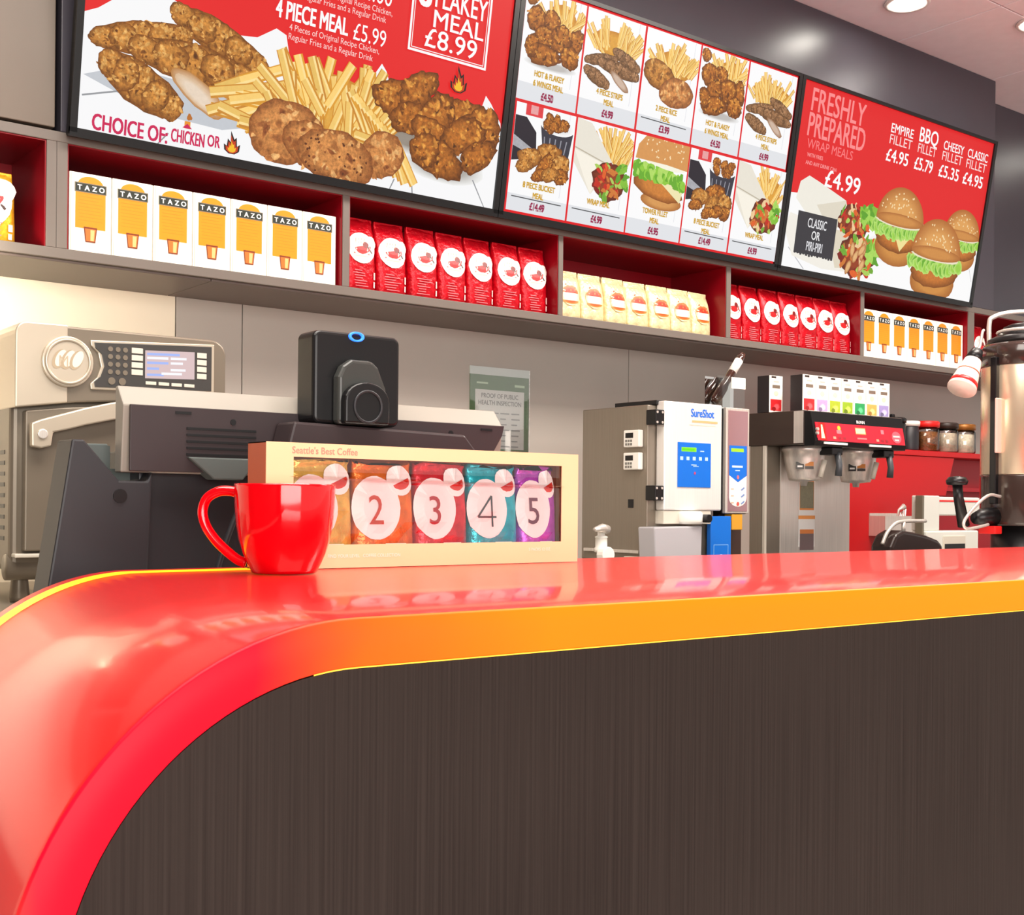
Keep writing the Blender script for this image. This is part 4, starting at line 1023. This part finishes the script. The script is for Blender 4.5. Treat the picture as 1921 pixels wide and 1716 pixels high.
p = Pic(4, 6e-5)
p.frame(.012, .03, .074, .096, .002, (120, 176, 236)); p.rect(.026, .058, .110, .064, (226, 216, 214)); p.ell(.044, .056, .014, .012, (190, 210, 240)); p.rect(.03, .036, .058, .044, (220, 220, 230)); p.rect(.03, .02, .058, .028, (224, 214, 226))
p.build('label_print', PRINT, bp, (2.604, 2.4118, .8805))
box('rear_stand', 2.700, 2.80, 2.47, 2.66, .8805, 1.064, mat('dark_brown_panel', (62, 44, 38), .4), t, .002)

# acrylic holder with a syrup bottle on top
t = root('acrylic_holder', (2.80, 2.60, 1.3722), 'clear acrylic holder with white card on the tall narrow dispenser', 'holder')


zb2 = 1.3725
box('holder_base', 2.665, 2.79, 2.452, 2.498, zb2, zb2+.004, mat('pale_acrylic_edge', (214, 222, 214), .2), t)
for nm, q in (('front_wall', ((2.665, 2.453), (2.79, 2.453))), ('back_wall', ((2.665, 2.497), (2.79, 2.497))), ('partition', ((2.7255, 2.453), (2.7255, 2.497)))):
    mk(nm, [(q[0][0], q[0][1], zb2+.004), (q[1][0], q[1][1], zb2+.004), (q[1][0], q[1][1], 1.470), (q[0][0], q[0][1], 1.470)], [(0, 1, 2, 3)], ACRYL, t)
box('card_clip', 2.728, 2.788, 2.4485, 2.4512, 1.435, 1.468, m_white, t)
t = root('syrup_bottle', (2.69, 2.476, zb2+.0045), 'dark glass bottle leaning in the clear acrylic holder', 'bottle')
a, b = Vector((2.682, 2.476, 1.392)), Vector((2.806, 2.476, 1.545))
dv = (b-a)
mk('bottle_body', *tube([a, a+dv*.05, a+dv*.30, a+dv*.40, a+dv*.55, a+dv*.9, b], [.010, .0155, .0155, .011, .0125, .0125, .008], 18), mat('dark_bottle_glass', (58, 34, 26), .08, coat=.5), t, True)
mk('bottle_label', *tube([a+dv*.62, a+dv*.86], [.0130, .0130], 18), m_white, t, True)

# ---- water valve beside the gift box
t = root('water_valve', (2.32, 2.40, .8803), 'white water valve standing beside the steel milk dispenser', 'valve')
vx, vy = 2.19, 2.42
t.location = (vx, vy, .8803); ORG[t] = Vector((vx, vy, .8803))
mk('valve_pipe', *lathe([(.016, .8805), (.016, .90), (.012, .905), (.012, .96), (.019, .962), (.019, .972), (.016, .975), (.016, 1.0), (.018, 1.002), (.010, 1.006), (.010, 1.02)], vx, vy, 20), m_white, t, True)
mk('valve_lever', *tube([(vx+.012, vy-.01, 1.022), (vx-.01, vy-.015, 1.026), (vx-.042, vy-.02, 1.022)], [.012, .012, .006], 12), m_steel, t, True)
mk('valve_collar', *discY(vx, .955, .022, vy-.03, vy-.005, 16), m_white, t, False, .002)

# ================================================================== twin coffee brewer
t = root('coffee_brewer', (3.28, 2.55, .8803), 'twin coffee brewer with red control strip and two steel funnels', 'coffee brewer')
m_hood = mat('dark_brown_steel', (70, 58, 52), .35, .4)
hd = mk('brewer_hood', *prismX([(2.436, 1.282), (2.436, 1.388), (2.66, 1.388), (2.66, 1.282)], 3.044, 3.560), m_hood, t, False, .003)
box('hood_side_strip', 3.0425, 3.045, 2.438, 2.474, 1.286, 1.386, m_steel, hd)
mk('control_fascia', *prismX([(2.398, 1.276), (2.392, 1.292), (2.412, 1.384), (2.4365, 1.386), (2.4365, 1.276)], 3.046, 3.522), m_black, t, False, .002)
fr = Vector((0, .020, .092)).normalized()
fz = mk('red_panel', *prismX([(2.3925, 1.300), (2.4025, 1.350), (2.4085, 1.349), (2.3985, 1.299)], 3.056, 3.512), mat('red_control_film', (206, 34, 52), .3), t)
p = Pic(4, 6e-5)
p.rect(.001, -.005, .455, .053, (206, 34, 52)); p.rect(.012, -.004, .046, .052, (226, 30, 26)); p.poly([(.02, .002), (.038, .002), (.033, .046), (.026, .046)], (252, 224, 180))
p.ell(.114, .038, .008, .008, (252, 190, 60)); p.rect(.10, .020, .124, .032, (236, 120, 126))
p.rect(.196, .022, .250, .044, (206, 140, 90)); p.rect(.199, .025, .247, .041, (190, 240, 170))
for a in (.078, .104, .128, .30, .326, .35): p.rect(a, .002, a+.014, .010, (232, 150, 130) if a in (.078, .30) else (150, 40, 50))
p.rect(.2, .006, .25, .011, (240, 120, 120)); p.rect(.33, .028, .346, .042, (238, 120, 130)); p.ell(.412, .02, .026, .020, (236, 96, 110)); p.rect(.394, .020, .43, .026, (250, 200, 200)); p.rect(.4, .008, .424, .014, (250, 190, 190))
q_ = Pic(4, 6e-5); q_.text('BUNN', .21, .058, .014, (226, 226, 226), 1.1, .02)
q_.build('fascia_lettering', PRINT, fz, (3.056, 2.3920, 1.298), (1, 0, 0), (0, .196, .98))
p.build('label_print', PRINT, fz, (3.056, 2.3920, 1.298), (1, 0, 0), (0, .196, .98))
for a in (3.085, 3.315): box('funnel_light_bar', a, a+.115, 2.387, 2.392, 1.282, 1.289, m_white, t, .001)
for i in range(2): mk('side_screw', *discY(3.05, 1.315+.012*i, .005, 2.385, 2.392, 10), m_steel, t)
tw = box('tower', 3.135, 3.50, 2.60, 2.655, .915, 1.282, m_steel, t, .003)
box('tower_side', 3.047, 3.135, 2.602, 2.655, .915, 1.282, m_steel2, t, .002)
box('corner_post', 3.046, 3.056, 2.590, 2.601, .915, 1.282, m_ltgrey, t, .001)
mk('brewer_base', *prismX([(2.40, .8805), (2.40, .905), (2.41, .915), (2.66, .915), (2.66, .8805)], 3.04, 3.56), m_black, t, False, .002)
p = Pic(4, 6e-5)
p.rect(0, .03, .085, .33, (226, 224, 220)); p.rect(.006, .152, .08, .262, (214, 130, 50)); p.rect(.008, .158, .078, .246, (122, 118, 92), .6)
p.rect(0, .122, .086, .134, (226, 146, 70)); p.rect(.008, .02, .08, .086, (110, 92, 92)); p.rect(.008, .074, .08, .088, (206, 120, 54))
for k in range(5): p.rect(.006, .272+.010*k, .078-.008*(k % 2), .275+.010*k, (180, 178, 176))
p.build('instruction_label', PRINT, tw, (3.225, 2.5995, .925))
for i, fx in enumerate((3.158, 3.430)):
    fy = 2.525
    fu = mk('brew_funnel', *lathe([(.070, 1.280), (.072, 1.268), (.066, 1.262), (.064, 1.240), (.050, 1.180), (.047, 1.172), (.012, 1.168), (.010, 1.155)], fx, fy, 36), m_steel, t, True)
    dv = Vector((fx, fy, 0)).normalized()
    p = Pic(4, 6e-5)
    p.rect(-.024, 0, .0, .024, (40, 36, 34)); p.rect(.004, .010, .030, .024, (206, 130, 60)); p.rect(.004, 0, .030, .009, (70, 62, 58)); p.rect(-.02, .006, -.004, .012, (230, 226, 220))
    p.build('funnel_sticker', PRINT, fu, (fx-dv.x*.0632, fy-dv.y*.0632, 1.207), (dv.y, -dv.x, 0), (dv.x*.2, dv.y*.2, .98))
    hx0 = fx+.012
    box('handle_block', hx0-.016, hx0+.040, fy-.112, fy-.058, 1.252, 1.276, m_black, fu, .003)
    mk('handle', *tube([(hx0+.020, fy-.105, 1.262), (hx0+.022, fy-.112, 1.22), (hx0+.020, fy-.110, 1.186)], [.010, .010, .011], 14), mat('dark_grey_grip', (72, 76, 80), .4), fu, True)
    mk('lever', *tube([(hx0-.004, fy-.075, 1.236), (hx0-.018, fy-.070, 1.182)], [.009, .008], 10), m_ltgrey, fu, True)
# ---- herbal tea boxes on the brewer
bw, bd_, bh = .0655, .050, .118
tc = [((214, 40, 44), 'red'), ((186, 160, 206), 'lilac'), ((170, 190, 50), 'olive green'), ((150, 184, 40), 'lime green'), ((44, 160, 90), 'emerald green'), ((244, 176, 90), 'orange'), ((160, 150, 206), 'violet')]
m_tea = mat('white_tea_card', (250, 246, 236), .4); m_teadark = mat('dark_tea_card', (38, 32, 34), .4)
def tea_box(x0, y0, rgb, nm, label, seed):
    t = root('tea_box', (x0+bw/2, y0+bd_/2, 1.3886), label, 'tea box', 'herbal tea boxes on the coffee brewer')
    z = 1.3886
    box('box_body', x0, x0+bw-.002, y0+.0015, y0+bd_, z, z+bh, m_teadark, t, .0008)
    box('box_face', x0, x0+bw-.002, y0, y0+.0014, z, z+bh, m_tea, t)
    p = Pic(seed, 4e-5); W_ = bw-.002
    p.rect(W_*.08, .006, W_*.92, bh*.36, rgb, .4); p.ell(W_*.55, bh*.16, W_*.26, bh*.10, tuple(min(255, c+60) for c in rgb), 0, .5, 14, .15, rgb)
    p.ell(W_*.35, bh*.10, W_*.16, bh*.06, tuple(int(c*.7) for c in rgb), 0, .5, 12, .15)
    p.rect(W_*.22, bh*.66, W_*.80, bh*.75, (120, 106, 92)); p.ell(W_*.5, bh*.52, W_*.18, bh*.07, (236, 214, 190), 0, .3, 14, .05)
    p.rect(W_*.14, bh*.93, W_*.5, bh*.985, (60, 50, 46)); p.rect(W_*.3, bh*.82, W_*.7, bh*.86, (196, 186, 176))
    p.build('label_print', PRINT, t, (x0, y0-.0002, z))
for i, (rgb, nm) in enumerate(tc):
    tea_box(3.098+i*bw, 2.484, rgb, nm, 'white tea box with %s picture on top of the coffee brewer' % nm if i else 'white tea box with red picture and dark side atop the brewer', 60+i)
tea_box(3.046, 2.575, (214, 40, 44), 'red', 'dark sided tea box half hidden behind the row on the brewer', 77)

# ================================================================== red condiment cabinet
m_rcab = mat('bright_red_cabinet_laminate', (184, 2, 12), .4); m_rdk = mat('deep_red_cabinet_laminate', (160, 14, 30), .45)
t = root('condiment_cabinet', (4.3, 3.0, .8803), 'bright red condiment cabinet behind the coffee brewer', 'cabinet')
box('cabinet_back', 3.75, 5.2, 3.00, 3.19, .8805, 1.300, m_rdk, t, .002)
box('cabinet_top', 3.75, 5.2, 2.90, 3.19, 1.300, 1.322, m_rcab, t, .002)
mk('front_panel', *prismY([(3.76, .8805), (3.76, 1.2995), (4.615, 1.2995), (4.555, 1.140), (4.375, 1.136), (4.375, .8805)], 2.905, 2.93), m_rcab, t, False, .002)
box('inner_shelf', 4.40, 5.15, 2.93, 2.9995, 1.16, 1.176, m_rdk, t)
# canisters and jars
t = root('storage_canister', (4.262, 2.96, 1.3222), 'tall black canister right beside the coffee brewer', 'canister')
mk('canister_body', *lathe([(.050, 1.3223), (.054, 1.33), (.054, 1.425), (.050, 1.432)], 4.262, 2.965, 28), m_black, t, True)
mk('canister_lid', *lathe([(.056, 1.432), (.057, 1.446), (.05, 1.452), (.012, 1.454), (.010, 1.466), (.001, 1.468)], 4.262, 2.965, 28), m_black, t, True)
t = root('storage_canister', (4.385, 2.97, 1.3222), 'dark canister with pale lid next to the jar of beans', 'canister')
mk('canister_body', *lathe([(.038, 1.3223), (.040, 1.33), (.040, 1.420), (.036, 1.424)], 4.385, 2.97, 28), m_dark, t, True)
mk('canister_lid', *lathe([(.044, 1.424), (.045, 1.442), (.038, 1.445)], 4.385, 2.97, 28), m_white, t, True)
def jar(x, lid, con, label):
    t = root('glass_jar', (x, 2.965, 1.3222), label, 'jar', 'glass jars on the red cabinet')
    mk('jar_glass', *lathe([(.050, 1.3224), (.054, 1.328), (.054, 1.412), (.046, 1.424)], x, 2.965, 28), GLASS, t, True)
    mk('jar_contents', *lathe([(.046, 1.3262), (.049, 1.332), (.049, 1.402), (.044, 1.405)], x, 2.965, 28), con, t, True)
    mk('jar_lid', *lathe([(.054, 1.424), (.055, 1.444), (.049, 1.449)], x, 2.965, 28), lid, t, True)
jar(4.500, mat('red_plastic_lid', (224, 34, 32), .35), mat('brown_coffee_beans', (150, 92, 46), .6, var=.5, vscale=160, bump=.6), 'glass jar of brown beans with a red lid')
jar(4.640, mat('dark_lid', (44, 30, 24), .4), mat('pale_sugar_sticks', (206, 190, 168), .6, var=.2, vscale=90), 'glass jar of pale packets with a dark lid')
jar(4.770, mat('brown_gold_lid', (150, 96, 40), .35, .4), mat('cream_packets', (226, 214, 192), .6, var=.2, vscale=90), 'glass jar of cream packets with a gold lid near the urn')
# stainless knock box on the red panel
t = root('steel_caddy', (4.12, 2.86, .97), 'small stainless caddy hung on the red cabinet front', 'caddy')
t.location = (4.125, 2.88, .975); ORG[t] = Vector((4.125, 2.88, .975))
V, F = join(boxg(4.030, 4.222, 2.830, 2.834, .978, 1.056), boxg(4.030, 4.222, 2.9005, 2.9045, .978, 1.066), boxg(4.030, 4.034, 2.834, 2.9005, .978, 1.056), boxg(4.218, 4.222, 2.834, 2.9005, .978, 1.056), boxg(4.034, 4.218, 2.834, 2.9005, .978, .982))
mk('caddy_body', V, F, m_steel, t)
for k in range(4): mk('caddy_spoon', *tube([(4.17+.012*k, 2.87, .99), (4.175+.012*k, 2.862, 1.072+.004*k)], .003, 8), m_steel, t, True)
mk('caddy_scoop', *tube([(4.15, 2.87, .99), (4.16, 2.86, 1.08), (4.185, 2.852, 1.094)], [.004, .005, .012], 10), m_steel, t, True)
# black domed kettle lid machine
t = root('domed_kettle', (3.46, 2.34, .8803), 'black domed kettle with a steel arched handle behind the counter', 'kettle')
K = .953
def kz(x, z): return (x*K, max(.8805, 1.0841+(z-1.0841)*K))
pr_ = [kz(*q) for q in ((3.470, .8), (3.472, .958), (3.500, .998), (3.540, 1.012), (3.60, 1.006), (3.68, .994), (3.745, .978), (3.772, .960), (3.776, .8))]
mk('kettle_body', *prismY(pr_, 2.300, 2.380), mat('black_brown_gloss', (42, 32, 30), .25), t, False, .012, 4)
mk('kettle_handle', *tube(catmull([(x, 2.335, z) for x, z in (kz(*q) for q in ((3.474, .966), (3.50, 1.004), (3.545, 1.034), (3.60, 1.042), (3.72, 1.043)))], 6), .006, 10), m_steel, t, True)
mk('kettle_knob', *tube([(3.592*K, 2.335, 1.005), (3.592*K, 2.335, 1.042)], .007, 10), m_steel, t, True)
# white grinder-like unit
t = root('water_heater', (4.1, 2.62, .8803), 'white hot water unit with dark slot beside the urn tap', 'water heater')
m_off = mat('off_white_enamel', (216, 218, 210), .35)
hb = box('heater_body', 3.955, 4.300, 2.60, 2.665, .8805, 1.004, m_off, t, .006)
box('heater_column', 3.955, 4.056, 2.612, 2.665, 1.004, 1.134, m_off, t, .004)
box('heater_side', 3.942, 3.9545, 2.61, 2.640, .8805, 1.134, mat('olive_grey_metal', (122, 116, 100), .4, .4), t, .002)
box('heater_head', 4.0565, 4.34, 2.620, 2.665, 1.06, 1.13, m_off, t, .006); box('red_stripe', 4.06, 4.335, 2.6185, 2.6205, 1.112, 1.118, MATS['red_plastic_lid'], t)
box('slot_frame', 4.058, 4.205, 2.596, 2.6005, .935, .985, m_ltgrey, hb, .002); box('slot', 4.066, 4.198, 2.594, 2.5965, .905, .955, m_black, hb)

# ================================================================== thermal coffee urn
ux, uy = 3.222, 1.80
t = root('coffee_urn', (ux, uy, .9003), 'tall stainless thermal coffee urn with black bands and tap', 'urn')
m_urn = mat('polished_warm_steel', (228, 212, 184), .26, .7, var=.12, vscale=1.5, stretch=(14, 14, .4))
mk('urn_stand', *lathe([(.105, .9003), (.110, .905), (.098, .93), (.096, 1.04)], ux, uy, 40), m_black, t, True)
mk('lower_band', *lathe([(.110, 1.040), (.1235, 1.042), (.126, 1.05), (.126, 1.176), (.1245, 1.180)], ux, uy, 56), m_hood and mat('dark_brown_gloss', (54, 42, 38), .18, coat=.4), t, True)
mk('steel_body', *lathe([(.1245, 1.1802), (.1255, 1.183), (.1255, 1.476), (.1245, 1.479)], ux, uy, 56), m_urn, t, True)
mk('upper_band', *lathe([(.1245, 1.4792), (.127, 1.482), (.126, 1.530), (.117, 1.542)], ux, uy, 56), MATS['dark_brown_gloss'], t, True)
mk('lid', *lathe([(.112, 1.5422), (.110, 1.556), (.09, 1.566), (.07, 1.570), (.068, 1.592), (.05, 1.60), (.001, 1.602)], ux, uy, 48), m_black, t, True)
mk('lid_ring', *torus(ux, uy, 1.578, .082, .005, 'Z', 40), m_steel, t, True)
sd = Vector((math.cos(.9), -math.sin(.9), 0))
hpt = [Vector((ux, uy, 0))-sd*.105+Vector((0, 0, 1.54)), Vector((ux, uy, 0))-sd*.105+Vector((0, 0, 1.605)), Vector((ux, uy, 0))-sd*.095+Vector((0, 0, 1.622)), Vector((ux, uy, 0))-sd*.05+Vector((0, 0, 1.634)), Vector((ux, uy, 0))+sd*.05+Vector((0, 0, 1.634)), Vector((ux, uy, 0))+sd*.095+Vector((0, 0, 1.622)), Vector((ux, uy, 0))+sd*.105+Vector((0, 0, 1.605)), Vector((ux, uy, 0))+sd*.105+Vector((0, 0, 1.54))]
mk('bail_handle', *tube(catmull(hpt, 5), .0065, 10), m_steel, t, True)
gx, gy = ux-.128, uy+.028
sg = box('sight_gauge', gx-.012, gx+.006, gy-.012, gy+.006, 1.10, 1.50, m_black, t, .002)
box('gauge_guard', gx-.020, gx+.006, gy-.020, gy-.0125, 1.238, 1.388, mat('pink_clear_guard', (232, 190, 178), .2), sg, .003)
tpv = mk('tap_body', *tube([(ux-.115, uy+.03, 1.065), (ux-.165, uy+.035, 1.065), (ux-.20, uy+.038, 1.06)], [.026, .024, .016], 16), m_black, t, True)
mk('tap_handle', *tube([(ux-.235, uy+.05, 1.04), (ux-.262, uy+.05, 1.115), (ux-.268, uy+.05, 1.15)], [.016, .013, .013], 14), m_black, tpv, True)
mk('tap_knob', *lathe([(.010, 1.148), (.026, 1.150), (.029, 1.16), (.022, 1.170), (.004, 1.173)], ux-.270, uy+.05, 20), m_black, tpv, True)
mk('tap_wire', *tube(catmull([(ux-.14, uy, 1.12), (ux-.20, uy, 1.122), (ux-.27, uy, 1.088), (ux-.315, uy, 1.052), (ux-.305, uy, 1.034), (ux-.26, uy, 1.036), (ux-.20, uy, 1.044)], 8), .0042, 10), m_steel, tpv, True)
box('tap_lock', ux-.165, ux-.13, uy+.0, uy+.05, 1.018, 1.04, MATS['red_plastic_lid'], tpv, .003)
# stack of paper cups hooked at the urn
t = root('paper_cup', (2.98, 1.86, 1.40), 'tilted white paper cup with red stripe held beside the urn', 'cup')
t.location = (2.975, 1.87, 1.405); ORG[t] = Vector((2.975, 1.87, 1.405))
a, b = Vector((2.985, 1.86, 1.408)), Vector((3.046, 1.86, 1.498)); dv = b-a
mk('cup_wall', *tube([a, a+dv*.04, a+dv*.95, b], [.038, .039, .022, .020], 28), mat('white_paper_cup', (240, 222, 210), .5), t, True)
mk('cup_stripe', *tube([a+dv*.10, a+dv*.22], [.0382, .0362], 28), MATS['red_plastic_lid'], t, True)
mk('cup_seam', *tube([a+dv*.5, a+dv*.54], [.0310, .0302], 28), MATS['terracotta_cardboard'], t, True)
mk('holder_clip', *tube([b-dv*.1, b+dv*.22], [.024, .016], 16), m_black, t, True)
mk('holder_hook', *tube(catmull([tuple(b+dv*.15), (3.075, 1.86, 1.535), (3.085, 1.86, 1.57), (3.092, 1.86, 1.578)], 5), .004, 8), m_steel, t, True)
